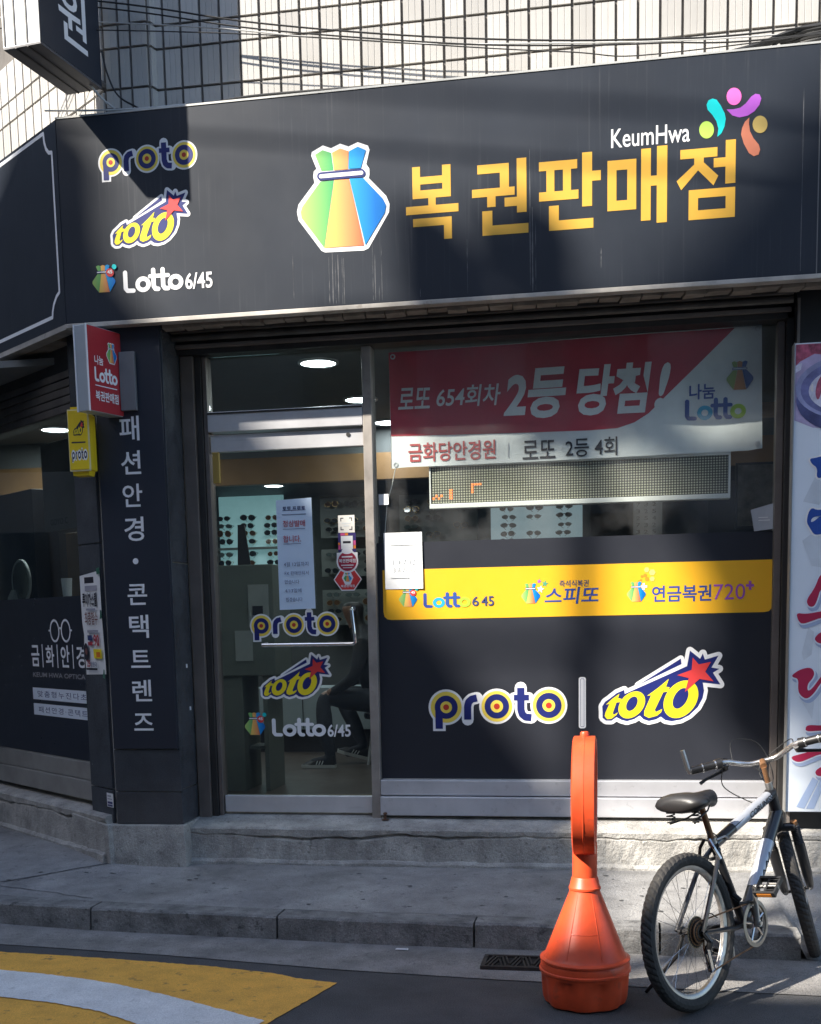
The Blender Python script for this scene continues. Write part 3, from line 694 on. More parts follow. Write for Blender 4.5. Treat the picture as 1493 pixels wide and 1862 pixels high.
# --- angled side window on the left facet
sw = empty('side_window', (-2.6, .7, .5)); sw.parent = B; sw.matrix_parent_inverse = WM[B].inverted()
OFF = -.11; FS = FL(OFF); SILLG = mat('sill_grey', (.30, .29, .27), .5, .3, var=.2, vs=4)
g = G(); g.prism(rect(-4.5, -.30, .725, 2.98), FS, -.006, .004, GLASS); g.build('pane', sw)
g = G(); g.prism(rect(-4.5, -.30, .725, 1.737), FS, .0045, .010, mat('film_navy', (.016, .020, .032), .3)); g.build('film', sw)
g = G(); g.prism(rect(-4.5, -.30, .615, .722), FS, -.04, .045, SILLG); g.build('sill', sw, bevel=.004)
g = G(); g.prism(rect(-4.5, -.30, .495, .612), FS, -.04, .062, SILLG); g.build('sill', sw, bevel=.004)
g = G(); g.prism(rect(-4.5, -.30, 2.98, 3.22), FS, -.05, .05, BRONZE_D); g.build('head_beam', sw)
g = G()
for k in range(5): g.prism(rect(-4.5, -.31, 2.80 + k * .048, 2.842 + k * .048), FS, .052, .075, SHUT)
g.build('shutter', sw, bevel=.004)
g = G(); g.prism(rect(-1.855, -1.82, 1.74, 2.98), FS, -.03, .03, BRONZE); g.build('mullion', sw)
FT = FL(OFF + .010)
L = []
for cx in (-.86, -.70):
    c = (cx, 1.526); L.append(lay([p for p in stroke([(c[0] + .062 * cos(a), c[1] + .066 * sin(a)) for a in (2 * pi * k / 24 for k in range(25))], .014)], WHITE2))
L.append(lay(stroke([(-.80, 1.535), (-.78, 1.545), (-.76, 1.535)], .012) + stroke([(-.925, 1.528), (-.945, 1.528)], .012) + stroke([(-.635, 1.528), (-.615, 1.528)], .012), WHITE2))
art('spectacles_emblem', L, FT, sw, .0006, .0002)
L = []
for k, ch in enumerate('금화안경'):
    u = -1.235 + k * .222; L.append(text(ch, u, u + .125, 1.297, 1.435, WHITE2, .018))
    if k < 3: L.append(lay([rect(u + .168, u + .180, 1.292, 1.440)], WHITE2))
L.append(text('KEUM HWA OPTICAL', -1.225, -.42, 1.228, 1.258, mat('grey_ink', (.30, .30, .31), .5), .015))
art('lettering', L, FT, sw, .0006, .0)
PALE = mat('pale_strip', (.66, .72, .80), .5, var=.05)
for zz, s_ in (((1.080, 1.157), '맞춤형누진다초점'), ((.978, 1.054), '패션안경·콘택트렌')):
    art('text_strip', [lay([rect(-1.245, -.33, *zz)], PALE), text(s_, -1.17, -.36, zz[0] + .018, zz[1] - .018, INKB, .0, 0, 1.25)], FT, sw, .0006, .0006)

# ================================================================== SIGNS
# --- main fascia board
g = G(); g.box(-1.575, 4.6, -.42, -.19, 3.203, 4.262, NAVY)
fas = g.build('fascia_sign', bevel=.002); tag(fas, 'long dark navy fascia board with gold Korean letters above the shop', 'sign')
g = G(); g.box(-1.58, 4.6, -.4235, -.355, 3.180, 3.2025, TRIM); g.build('bottom_trim', fas, bevel=.002)
g = G(); g.box(-1.578, 4.6, -.4235, -.30, 4.2625, 4.272, mat('pale_trim', (.55, .55, .52), .4, .4)); g.build('top_trim', fas)
g = G(); g.box(2.374, 2.379, -.4225, -.4205, 3.204, 4.261, mat('seam_grey', (.16, .16, .16), .5)); g.build('panel_seam', fas)
FF = FY(-.42)
DIRT = mat('pale_dirt', (.115, .118, .125), .8, var=.3, vs=30)
for x, z0, z1, w in [(-.085, 3.21, 3.47, .004), (-.066, 3.21, 3.475, .007), (-.050, 3.21, 3.475, .004), (-.036, 3.21, 3.46, .006), (-.014, 3.21, 3.47, .003), (-.005, 3.21, 3.44, .003), (.150, 3.21, 3.56, .003), (.162, 3.22, 3.60, .004), (.182, 3.21, 3.57, .003), (.197, 3.21, 3.50, .002), (.648, 3.22, 3.49, .003), (.972, 3.24, 3.90, .004), (.984, 3.21, 3.62, .006), (1.0, 3.21, 3.55, .003), (1.33, 3.30, 3.40, .004), (2.30, 3.22, 4.1, .003), (-.28, 3.25, 3.62, .002), (.40, 3.22, 3.4, .002)]:
    n_ = 8; a_ = [(x + rnd(.0012) + w * (.5 if 0 < k < n_ else .1) * random.uniform(.5, 1), lerp(z0, z1, k / n_)) for k in range(n_ + 1)]; b_ = [(2 * x - u + rnd(.001), v_) for u, v_ in a_]
    art('dirt_streak', [lay([b_ + a_[::-1]], DIRT)], FF, fas, .0006)
s = .549 / 4.78
art('round_letter_logo', put(RL, -1.343 + 2.42 * s, 4.020, s), FF, fas)
art('star_logo', put(SL, -1.067, 3.720, .461 / 1.37, .47 / 1.37), FF, fas)
art('bag_logo', put(BLC, -1.345, 3.424, .145), FF, fas)
art('lettering', lotto([WHITE] * 4, -1.233, -.891, 3.342, 3.464) + [text('6/45', -.880, -.727, 3.340, 3.424, WHITE, .02)], FF, fas, dw=.0003)
art('large_bag_logo', put(BL, -.001, 3.731, .496), FF, fas)
def bars(x0, x1, z0, z1, rs, quads=()):
    u = lambda p: (x0 + (x1 - x0) * p[0], z0 + (z1 - z0) * p[1])
    return [[u(p) for p in rect(*r)] for r in rs] + [[u(p) for p in q] for q in quads]
GL = [
 (.333, .606, [(.13, .28, .57, 1), (.70, .86, .57, 1), (.13, .86, .76, .86), (.13, .86, .57, .68), (.43, .57, .40, .60), (0, 1, .36, .47), (.13, .87, .19, .30), (.72, .87, 0, .25)], ()),
 (.677, .964, [(.10, .66, .83, .95), (.50, .66, .56, .90), (0, .76, .52, .63), (.27, .42, .38, .55), (.58, .85, .37, .49), (.80, .97, .28, 1), (.18, .36, 0, .33), (.18, 1, 0, .13)], ()),
 (1.019, 1.328, [(0, .62, .80, .92), (.12, .25, .46, .85), (.39, .52, .46, .85), (0, .64, .40, .52), (.70, .86, .29, 1), (.80, 1, .62, .75), (.16, .32, 0, .33), (.16, .88, 0, .13)], ()),
 (1.361, 1.657, [(0, .48, .73, .86), (0, .48, .20, .33), (0, .15, .2, .86), (.33, .48, .2, .86), (.56, .72, .04, .98), (.65, .88, .49, .62), (.82, .99, 0, 1)], ()),
 (1.703, 1.986, [(.05, .68, .80, .92), (.62, .9, .66, .78), (.82, .99, .44, 1), (.20, .99, 0, .12), (.20, .99, .28, .39), (.20, .36, 0, .39), (.83, .99, 0, .39)],
  ([(.29, .84), (.45, .84), (.45, .72), (.07, .40), (-.01, .52), (.29, .72)], [(.33, .66), (.62, .43), (.70, .55), (.42, .76)]))]
for x0, x1, rs, qs in GL: art('korean_letter', [lay(bars(x0, x1, 3.498, 3.860, rs, qs), GOLD)], FF, fas)
art('lettering', [text('KeumHwa', 1.379, 1.762, 3.868, 3.957, WHITE, .006)], FF, fas)
k_ = .343 / 10 / 13 * 1.0; q = lambda p: [(1.9835 + (x - 806.0) * .000282, 3.966 - ((y - 560) + .088 * (x - 806)) * .000290) for x, y in p]
cy_ = [(400, 280), (470, 300), (540, 390), (610, 520), (628, 600), (610, 720), (560, 830), (490, 890), (505, 760), (470, 640), (400, 540), (320, 460), (300, 380), (330, 310)]
pu_ = [(640, 455), (760, 450), (870, 425), (960, 360), (1050, 250), (1120, 205), (1190, 215), (1220, 280), (1190, 380), (1110, 480), (1000, 550), (860, 580), (740, 550)]
br_ = [(1025, 580), (1020, 680), (1040, 800), (1100, 910), (1190, 1010), (1215, 1090), (1190, 1170), (1110, 1195), (1030, 1150), (940, 1000), (890, 850), (905, 750), (950, 650)]
art('people_emblem', [lay([q(cy_)], CYAN), lay([q(pu_)], PURP), lay([q(br_)], BRWN), lay([q(disc((305, 780), 125, 24, 138))], LIME), lay([q(disc((762, 248), 125, 24, 138))], PINK), lay([q(disc((1206, 690), 125, 24, 138))], TAN)], FF, fas, dw=.0002)
# --- fascia of the angled side
FLF = FL(0, Vector((-1.577, -.4195, 0)))
g = G(); g.prism(rect(-5, -.003, 3.203, 4.262), FLF, -.21, 0, NAVY)
fl = g.build('side_fascia_sign'); tag(fl, 'dark navy fascia board with thin white ornamental border round the corner', 'sign')
g = G(); g.prism(rect(-5, -.004, 3.175, 3.2025), FLF, -.07, .003, TRIM); g.build('bottom_trim', fl)
orn = [(-5, 4.236), (-.154, 4.236), (-.148, 4.19), (-.130, 4.15), (-.10, 4.122), (-.062, 4.112), (-.062, 3.384), (-.10, 3.370), (-.14, 3.335), (-.160, 3.30), (-.166, 3.270), (-5, 3.270)]
art('border_line', [lay(stroke(orn, .020, False), WHITE2)], FLF, fl)

# --- soffit between the fascia and the shutter head: broken cement strip and shutter box
sof = empty('soffit', (.6, -.25, 3.17)); sof.parent = B; sof.matrix_parent_inverse = WM[B].inverted()
x = -1.05
while x < 2.9:
    w = random.uniform(.10, .125); g = G(); y0 = -.353 + rnd(.004); zz = 3.165 + rnd(.006)
    g.hexa([(x + rnd(.006), y0, zz), (x + w - .008 + rnd(.006), y0, zz + rnd(.004)), (x + w - .02, -.255 + rnd(.02), zz + .004), (x - .012, -.255 + rnd(.02), zz + .004)],
           [(x, y0, 3.3), (x + w - .004, y0, 3.3), (x + w - .004, -.19, 3.3), (x, -.19, 3.3)], SOFFIT); g.build('cement_block', sof); x += w
g = G(); g.box(-1.06, 2.9, -.355, -.10, 3.20, 3.31, SOFFIT); g.build('soffit_board', sof)
g = G(); g.box(-1.062, 2.30, -.215, -.135, 3.165, 3.198, SHUT); g.build('shutter_rail', sof, bevel=.006)
g = G(); g.tube([(-1.06, -.18, 3.145), (2.30, -.18, 3.145)], .018, SHUT, 10); g.build('shutter_roller', sof)
g = G(); g.prism(rect(-4, -.3, 3.178, 3.30), FLF, -.24, -.075, SOFFIT); g.build('soffit_board', sof)

# --- tall projecting sign with white edge
d = Vector((.072, .55, 0)).normalized(); nn = Vector((d.y, -d.x, 0)); p0 = Vector((-1.409, -.90, 0))
FH = Fr(p0, d, (0, 0, 1), nn)
g = G(); g.prism(rect(0, .56, 4.433, 6.2), FH, -.212, 0, mat('sign_white', (.80, .80, .80), .4))
hs = g.build('projecting_sign'); tag(hs, 'tall box sign projecting from the tiled wall, dark face and white edge', 'sign')
g = G(); g.prism(rect(.0, .56, 4.436, 6.2), FH, .0005, .004, NAVY2); g.build('dark_face', hs)
g = G()
for w in (-.205, -.145, -.075): g.prism(rect(-.004, .002, 4.44, 6.2), FH, w, w + .008, BRONZE_D)
g.build('edge_seams', hs)
g = G(); g.prism(rect(.0, .56, 4.424, 4.4325), FH, -.212, 0.004, mat('sign_underside', (.10, .10, .11), .5)); g.build('underside', hs)
g = G()
for w in (-.145, -.075): g.prism(rect(.0, .56, 4.420, 4.4235), FH, w, w + .008, BRONZE_D)
g.build('underside_seams', hs)
for c, z in (('원', 4.535), ('경', 4.93)): art('korean_letter', [text(c, .175, .435, z, z + .275, WHITE2, .012)], FH, hs, .0045)
g = G(); g.tube([p0 + d * .55 + nn * -.03 + Vector((0, 0, 4.47)), p0 + d * .70 + nn * -.03 + Vector((0, 0, 4.47))], .022, BRONZE); g.tube([p0 + d * .55 + nn * -.03 + Vector((0, 0, 5.8)), p0 + d * .70 + nn * -.03 + Vector((0, 0, 5.8))], .022, BRONZE); g.build('bracket', hs)

# --- red projecting box sign
d = Vector((.079, .26, 0)).normalized(); nn = Vector((d.y, -d.x, 0)); p0 = Vector((-1.383, -.60, 0)); FR = Fr(p0, d, (0, 0, 1), nn)
g = G(); g.prism(rect(0, .272, 2.705, 3.155), FR, -.085, 0, mat('sign_aluminium', (.42, .46, .50), .4, .3, var=.06))
rs = g.build('red_box_sign', bevel=.003); tag(rs, 'small red box sign with white lettering and pouch logo hung off the pillar', 'sign')
SR = mat('sign_red', (.40, .025, .035), .4, var=.06)
g = G(); g.prism(rect(.004, .268, 2.709, 3.151), FR, .0005, .004, SR); g.build('red_face', rs)
g = G()
for w in (-.087, -.004): g.prism(rect(-.005, .004, 2.703, 3.157), FR, w, w + .006, WHITE2)
g.build('edge_strip', rs)
FRt = FR
art('pouch_logo', put(BL, .190, 3.030, .085, .105), FR, rs, .0045, .0005)
art('lettering', [text('나눔', .050, .120, 2.955, 3.003, WHITE2, .02)] + lotto(W5, .045, .228, 2.865, 2.945) + [lay([rect(.046, .222, 2.842, 2.847)], WHITE2), text('복권판매점', .044, .228, 2.765, 2.818, WHITE2, .02)], FR, rs, .0045, .0003)
g = G(); g.box(-1.305, -1.215, -.37, -.346, 2.735, 3.05, mat('bracket_grey', (.22, .23, .24), .5, .3)); g.build('bracket_plate', rs, bevel=.002)
g = G(); g.tube([p0 + d * .26 + nn * -.04 + Vector((0, 0, 2.9)), (-1.27, -.35, 2.9)], .014, BRONZE); g.build('bracket_arm', rs)
# --- yellow projecting sign
YS = mat('sign_yellow', (.80, .58, .02), .4, var=.05)
g = G(); FYl = FY(-.46)
body = [(-1.582, 2.415), (-1.470, 2.415), (-1.470, 2.712), (-1.492, 2.735), (-1.582, 2.735)]
g.prism(body, FYl, -.11, 0, YS)
ys = g.build('yellow_box_sign', bevel=.003); tag(ys, 'small yellow box sign with two dark logos below the red sign', 'sign')
g = G(); g.prism([(-1.586, 2.408), (-1.466, 2.408), (-1.466, 2.716), (-1.491, 2.741), (-1.586, 2.741)], FYl, -.018, -.004, mat('cream_edge', (.75, .68, .40), .4)); g.build('edge_frame', ys)
g = G(); g.prism([(-1.575, 2.385), (-1.485, 2.385), (-1.478, 2.413), (-1.578, 2.413)], FYl, -.095, -.02, YS); g.build('lower_lip', ys)
g = G(); g.prism(rect(-1.578, -1.53, 2.736, 2.758), FYl, -.09, -.03, YS); g.build('top_tab', ys)
DK = mat('sign_dark_ink', (.02, .02, .05), .5)
sx = .068 / 1.37
art('star_logo', [tf((l[0], l[1], {WHITE: DK, BLUE: DK}.get(l[2], l[2])), sx, sx * 2.0, -1.520, 2.640) for l in SL], FYl, ys, .0006, .0005)
art('divider_line', [lay([rect(-1.566, -1.484, 2.558, 2.566)], DK)], FYl, ys, .0006)
sx = .095 / 4.8
art('round_letter_logo', [tf((l[0], l[1], m_), sx, sx * 2.4, -1.523, 2.494) for l, m_ in ((RL[0], WHITE2), (RL[2], DK), (RL[3], WHITE2))], FYl, ys, .0006, .0005)
g = G(); g.tube([(-1.53, -.36, 2.58), (-1.53, -.30, 2.58)], .015, BRONZE); g.build('bracket', ys)

# --- flyer on the pillar, stickers
FP = FL(.0, Vector((-1.487, -.330, 0)))
fl_poly = [(-.272, 1.845), (-.020, 1.868), (-.012, 1.60), (-.006, 1.275), (-.262, 1.268), (-.266, 1.44), (-.256, 1.50), (-.268, 1.58)]
warp = lambda x, z: .004 + .004 * sin(9 * z + 3 * x) + .006 * max(0, z - 1.80) * 8
grn = mat('green_tape', (.03, .13, .08), .6)
L = [lay([fl_poly], PAPER, [-.22, -.16, -.1, -.05]), lay([rect(-.215, -.10, 1.80, 1.835)], INK), lay([rect(-.21, -.06, 1.755, 1.785)], mat('faded_ink', (.35, .35, .40), .7)),
     text('루이까스텔', -.245, -.065, 1.665, 1.745, INK, .03), text('최종철수', -.225, -.06, 1.560, 1.635, mat('brown_ink', (.20, .08, .07), .7), .012), lay([rect(-.20, -.08, 1.643, 1.655)], MATS['faded_ink']),
     lay([rect(-.20, -.06, 1.515, 1.53)], MATS['faded_ink']), text('90', -.125, -.055, 1.435, 1.505, INKR, .03), lay([rect(-.20, -.14, 1.47, 1.50)], INKB), lay([rect(-.20, -.14, 1.44, 1.462)], INKR),
     lay([rect(-.135, -.03, 1.365, 1.42)], LOGOY), lay([rect(-.100, -.05, 1.372, 1.402)], mat('orange_ink', (.7, .2, .02), .6)), lay([disc((-.225, 1.40), .030, 16, .055)], INK), lay([disc((-.225, 1.405), .016, 12, .02)], MATS['brown_ink']),
     text('25', -.225, -.185, 1.315, 1.355, INKR, .03), text('만원대', -.178, -.10, 1.318, 1.348, INKB, .01), lay([rect(-.235, -.09, 1.297, 1.309)], INK)]
o = art('flyer', L, FP, None, .001, .0008, warp); tag(o, 'crumpled white sale flyer taped on the corner pillar', 'poster')
art('tape', [lay([[(-.040, 1.845), (-.002, 1.85), (-.005, 1.885), (-.045, 1.88)], [(-.03, 1.59), (-.002, 1.60), (-.004, 1.64), (-.02, 1.645)], [(-.03, 1.255), (-.002, 1.25), (-.003, 1.30), (-.015, 1.305)]], grn)], FP, o, .014)
o = art('small_sticker', [lay([rect(-.085, -.004, .495, .578)], PAPER), lay([rect(-.075, -.03, .555, .565), rect(-.075, -.02, .54, .546)], MATS['faded_ink']), lay([rect(-.075, -.014, .515, .528), rect(-.075, -.014, .50, .51)], BLUE)], FP, None, .0015)
tag(o, 'tiny white sticker with blue print at the foot of the pillar', 'sticker')

# ================================================================== THINGS ON THE FRONT WINDOW
# --- cloth banner
wv = lambda x, z: .006 * sin(5.2 * x + .8) + .003 * sin(13 * x + 2 * z) + .004 * sin(3 * z)
xc = [.16 + .05 * k for k in range(41)]
sk = lambda p: [(x, z + (.030 * (x - .16) / 2) * ((z - 2.4) / .63)) for x, z in p]
base = sk([(.157, 3.024), (2.157, 3.026), (2.170, 2.420), (2.10, 2.412), (1.2, 2.404), (.25, 2.400), (.160, 2.395)])
redp = sk([(.157, 3.024), (2.02, 3.02), (1.655, 2.695), (1.575, 2.622), (1.50, 2.580), (1.41, 2.555), (1.25, 2.55), (.162, 2.572)])
L = [lay([base], CLOTH, xc), lay([redp], BANRED, xc)]
L += [text('로또', .205, .385, 2.714, 2.829, CLOTH, .014, .16), text('654회차', .42, .777, 2.714, 2.829, CLOTH, .014, .16), text('2등', .792, 1.135, 2.632, 2.898, CLOTH, .035, .16), text('당첨', 1.190, 1.590, 2.632, 2.898, CLOTH, .035, .16), text('!', 1.605, 1.690, 2.650, 2.890, CLOTH, .03, .24)]
L += [text('나눔', 1.788, 1.922, 2.690, 2.770, C5[0], .02)] + lotto(C5, 1.766, 2.083, 2.581, 2.695)
L += put([(l[0], l[1], m_) for l, m_ in ((BLN[0], mat('faded_green', (.32, .42, .12), .6)), (BLN[1], mat('faded_orange', (.55, .25, .10), .6)), (BLN[2], mat('faded_blue', (.06, .12, .35), .6)), (BLN[3], C5[0]), (BLN[4], CLOTH))], 2.049, 2.800, .150)
L += [text('금화당안경원', .258, .746, 2.426, 2.530, mat('faded_red', (.50, .10, .10), .6), .014), lay([rect(.815, .819, 2.43, 2.51)], MATS['faded_ink']), text('로또', .895, 1.075, 2.416, 2.516, INK, .008), text('2등 4회', 1.13, 1.409, 2.416, 2.516, INK, .008)]
def deep(Y0, Y1):
    k = (6.9091 + Y1) / (6.9091 + Y0); return Fr((1.4779 * (1 - k), Y1, 1.57 * (1 - k)), (k, 0, 0), (0, 0, k), (0, -1, 0))
FBN = deep(-.06, .035)
ban = art('cloth_banner', L, FBN, None, .002, .0002, wv)
tag(ban, 'red and white cloth banner with Korean lettering hung across the window top', 'banner')
for x, z in ((.185, 2.415), (2.145, 2.445), (2.135, 3.035), (.18, 3.0)):
    g = G(); g.lathe([(.007, 0), (.015, 0), (.014, .004), (.008, .004)], Matrix.Translation(FBN.P(x, z, .012)) @ Matrix.Rotation(pi / 2, 4, 'X'), STEEL, 14, False); g.build('grommet', ban)
g = G(); g.tube([FBN.P(x, z, .012) for x, z in ((.185, 2.41), (.16, 2.30), (.13, 2.21), (.11, 2.0))], .0025, CABLEG, 5); g.build('tie_string', ban)
# --- LED message board
MK = Matrix.Translation((1.4779, -6.9091, 1.57)) @ Matrix.Scale((6.9091 + .045) / (6.9091 - .105), 4) @ Matrix.Translation((-1.4779, 6.9091, -1.57))
g = G(); g.box(.382, 2.001, -.095, -.028, 2.167, 2.411, BRONZE_D, MK)
led = g.build('message_board'); tag(led, 'long dot matrix message board with silver frame above the window film', 'display')
g = G(); g.box(.392, 1.991, -.0985, -.0955, 2.186, 2.392, LED, MK); g.build('dot_matrix', led)
SILV = mat('silver_frame', (.80, .80, .77), .45, .1, var=.05)
for a in ((.378, 2.005, 2.390, 2.414), (.378, 2.005, 2.163, 2.189)):
    g = G(); g.box(a[0], a[1], -.106, -.024, a[2], a[3], SILV, MK); g.build('frame_rail', led, bevel=.003)
for a in ((.378, .386), (1.994, 2.005)):
    g = G(); g.box(a[0], a[1], -.104, -.024, 2.190, 2.389, SILV, MK); g.build('frame_end', led)
g = G(); EM = mat('led_orange', (.6, .12, .03), .5, emit=(1, .18, .04), es=.9)
for x, z, w, h in [(.395 + .015 * k, 2.213 + (.014 if k % 2 else 0), .011, .012) for k in range(4)] + [(.490, 2.213 + .0145 * k, .016, .010) for k in range(4)] + [(.612 + .015 * k, 2.284, .011, .010) for k in range(4)] + [(.612, 2.242 + .014 * k, .011, .010) for k in range(3)]: g.box(x, x + w, -.0995, -.0986, z, z + h, EM, MK)
g.build('lit_dots', led)
# --- papers
def paper(name, poly, fr, lines, label, curl=.006, m=PAPER):
    xs = [p[0] for p in poly]; x0, x1 = min(xs), max(xs); z0 = min(p[1] for p in poly); z1 = max(p[1] for p in poly)
    wp = lambda x, z: curl * ((x - x0) / (x1 - x0)) ** 2 + curl * .6 * sin(4 * (z - z0) / (z1 - z0))
    o = art(name, [lay([poly], m, [lerp(x0, x1, k / 6) for k in range(1, 6)])] + lines, fr, None, .002, .0006, wp)
    tag(o, label, 'paper'); return o
fi = mat('faint_ink', (.66, .68, .67), .8)
paper('notice_paper', [(.093, 2.046), (.316, 2.046), (.319, 1.727), (.098, 1.728)], FY(-.014), [lay([rect(.13, .28, 1.975, 1.982), rect(.13, .24, 1.79, 1.795)], fi), text('1 4 7 12', .14, .27, 1.87, 1.90, fi), text('3 8 21 40', .14, .27, 1.83, 1.855, fi)], 'sunlit white paper taped over the corner of the yellow strip')
paper('small_card', [(.070, 2.263), (.127, 2.263), (.128, 2.204), (.071, 2.203)], FY(-.012), [], 'tiny blank white card stuck beside the door mullion', .002)
paper('curled_paper', [(2.12, 2.105), (2.236, 2.135), (2.236, 2.0), (2.14, 1.99)], FY(-.012), [lay([rect(2.16, 2.21, 2.06, 2.064), rect(2.16, 2.22, 2.045, 2.049)], fi)], 'curled white paper at the window edge beside the light box', .015, mat('grey_paper', (.36, .39, .43), .8))
DN = [text('토토,프로토', -.500, -.362, 2.186, 2.214, INKB, .03), lay([rect(-.503, -.360, 2.167, 2.170)], INKB), text('정상발매', -.500, -.366, 2.098, 2.136, INKR, .01), lay([rect(-.500, -.366, 2.085, 2.088)], INKB), text('합니다.', -.500, -.392, 2.010, 2.050, INKR, .01), lay([rect(-.498, -.394, 2.000, 2.003)], INKB),
      text('4월 12일까지', -.500, -.352, 1.872, 1.898, INKB), text('FX 판매안되서', -.496, -.352, 1.822, 1.846, INKB), text('없습니다', -.498, -.410, 1.772, 1.796, INKB), text('4/13일에', -.498, -.398, 1.722, 1.746, INKB), text('뵙겠습니다', -.494, -.394, 1.670, 1.695, INKB)]
paper('door_notice', [(-.538, 2.252), (-.325, 2.260), (-.318, 1.628), (-.536, 1.624)], FY(-.009), DN, 'long pale blue handwritten notice taped to the glass door', .006, PAPERB)
# stickers on the door
FDs = FY(-.0085)
o = art('sticker', [lay([rect(-.172, -.075, 2.056, 2.154)], mat('cream_paper', (.74, .72, .66), .6)), lay([[(-.158, 2.14), (-.140, 2.14), (-.140, 2.135), (-.153, 2.135), (-.153, 2.12), (-.158, 2.12)], [(-.089, 2.14), (-.107, 2.14), (-.107, 2.135), (-.094, 2.135), (-.094, 2.12), (-.089, 2.12)], [(-.158, 2.07), (-.140, 2.07), (-.140, 2.075), (-.153, 2.075), (-.153, 2.09), (-.158, 2.09)], [(-.089, 2.07), (-.107, 2.07), (-.107, 2.075), (-.094, 2.075), (-.094, 2.09), (-.089, 2.09)]], INK), lay([rect(-.15, -.097, 2.105, 2.113), rect(-.14, -.107, 2.09, 2.099)], fi)], FDs, None, .0006, .0004); tag(o, 'square cream sticker with corner marks, topmost on the door', 'sticker', 'stickers on the door')
o = art('sticker', [lay([rect(-.175, -.070, 1.945, 2.054)], mat('indigo_print', (.03, .02, .13), .5)), lay([rect(-.160, -.135, 2.04, 2.053), rect(-.085, -.071, 1.985, 2.01), rect(-.174, -.162, 1.96, 1.985)], mat('magenta_print', (.6, .08, .25), .5)), lay([rect(-.134, -.115, 2.04, 2.053), rect(-.1745, -.163, 1.987, 2.0), rect(-.085, -.071, 1.965, 1.983)], MATS['orange_ink']), lay([rect(-.158, -.088, 1.962, 2.037)], PAPER), lay([rect(-.146, -.100, 1.995, 2.008)], INK)], FDs, None, .0006, .0004); tag(o, 'indigo patterned sticker with white centre, second on the door', 'sticker', 'stickers on the door')
o = art('sticker', [lay([disc((-.123, 1.893), .064, 32, .066), rect(-.185, -.062, 1.90, 1.943), rect(-.165, -.082, 1.84, 1.88)], WHITE2), lay([disc((-.123, 1.893), .055, 32)], mat('crimson', (.36, .015, .05), .45)), lay([disc((-.123, 1.952), .032, 20, .018)], WHITE2), text('복권판매점', -.172, -.074, 1.885, 1.907, WHITE2, .02), lay([rect(-.155, -.092, 1.915, 1.923), rect(-.16, -.087, 1.868, 1.874), rect(-.15, -.095, 1.855, 1.859)], WHITE2)], FDs, None, .0018, .0004); tag(o, 'round crimson sticker with white rim on the door', 'sticker', 'stickers on the door')
hexp = lambda c, a, b: [(c[0] - a, c[1]), (c[0] - a * .45, c[1] - b), (c[0] + a * .45, c[1] - b), (c[0] + a, c[1]), (c[0] + a * .45, c[1] + b), (c[0] - a * .45, c[1] + b)]
o = art('sticker', [lay([hexp((-.124, 1.790), .084, .064)], WHITE2), lay([hexp((-.124, 1.790), .077, .058)], RED), lay([hexp((-.124, 1.800), .034, .040)], WHITE2)] + put(BLN[:3], -.124, 1.802, .052) + [text('복권판매점', -.165, -.083, 1.745, 1.760, WHITE2, .02)], FDs, None, .0010, .0003); tag(o, 'red hexagonal sticker with pouch logo, lowest on the door', 'sticker', 'stickers on the door')

# --- light box with brush lettering beside the window
g = G(); g.box(2.319, 3.4, -.16, .05, .15, 3.2, mat('black_wall', (.02, .021, .024), .6, var=.2)); g.build('end_wall', B)
g = G(); g.box(3.05, 6, -.15, .3, .15, 3.2, MATS['black_wall']); g.build('end_wall', B)
g = G(); g.box(2.322, 2.335, -.185, -.161, .4, 3.15, BRONZE); g.box(2.2985, 2.3035, -.262, -.17, .492, 2.912, mat('box_edge', (.30, .30, .29), .5, .3)); 
g.build('corner_strip', B)
g = G(); g.box(2.304, 3.08, -.25, -.165, .492, 2.912, mat('box_white', (.70, .76, .83), .45, var=.05, vs=2))
lb = g.build('light_box_sign', bevel=.004); tag(lb, 'tall pale blue sign with food photo and brushed Korean lettering behind the bicycle', 'sign')
FB = FY(-.25)
lil = mat('print_lilac', (.42, .36, .55), .5, var=.25, vs=9); bowl = mat('print_bowl', (.16, .17, .36), .4, var=.35, vs=14); meat = mat('print_meat', (.36, .08, .14), .5, var=.6, vs=30); ice = mat('print_ice', (.60, .60, .72), .5, var=.25, vs=22); rim = mat('print_rim', (.30, .32, .52), .4, var=.3, vs=10)
art('food_photo', [lay([[(2.308, 2.905), (3.076, 2.905), (3.076, 2.42), (2.7, 2.46), (2.4, 2.49), (2.308, 2.53)]], lil), lay([[(2.309, 2.905), (2.62, 2.905), (2.50, 2.84), (2.40, 2.855), (2.33, 2.82), (2.309, 2.80)]], meat), lay([[(2.309, 2.80), (2.34, 2.815), (2.335, 2.78), (2.309, 2.765)]], ice),
     lay([disc((2.60, 2.63), .285, 44, .175)], mat('print_bowl_side', (.10, .11, .26), .4, var=.4, vs=8)), lay([disc((2.60, 2.685), .29, 44, .165)], rim), lay([disc((2.60, 2.680), .265, 40, .145)], bowl), lay([disc((2.61, 2.672), .235, 36, .122)], ice),
     lay([chaikin([(2.405, 2.66), (2.42, 2.73), (2.45, 2.755), (2.475, 2.745), (2.445, 2.71), (2.435, 2.65), (2.42, 2.62)]), chaikin([(2.46, 2.74), (2.52, 2.775), (2.60, 2.78), (2.53, 2.735), (2.50, 2.70)]), chaikin([(2.52, 2.62), (2.58, 2.67), (2.66, 2.62), (2.6, 2.59)])], meat), lay([chaikin([(2.455, 2.60), (2.475, 2.70), (2.50, 2.69), (2.49, 2.60)]), chaikin([(2.38, 2.68), (2.395, 2.72), (2.40, 2.66)])], mat('print_cream', (.72, .68, .66), .5))], FB, lb, .001, .0006)
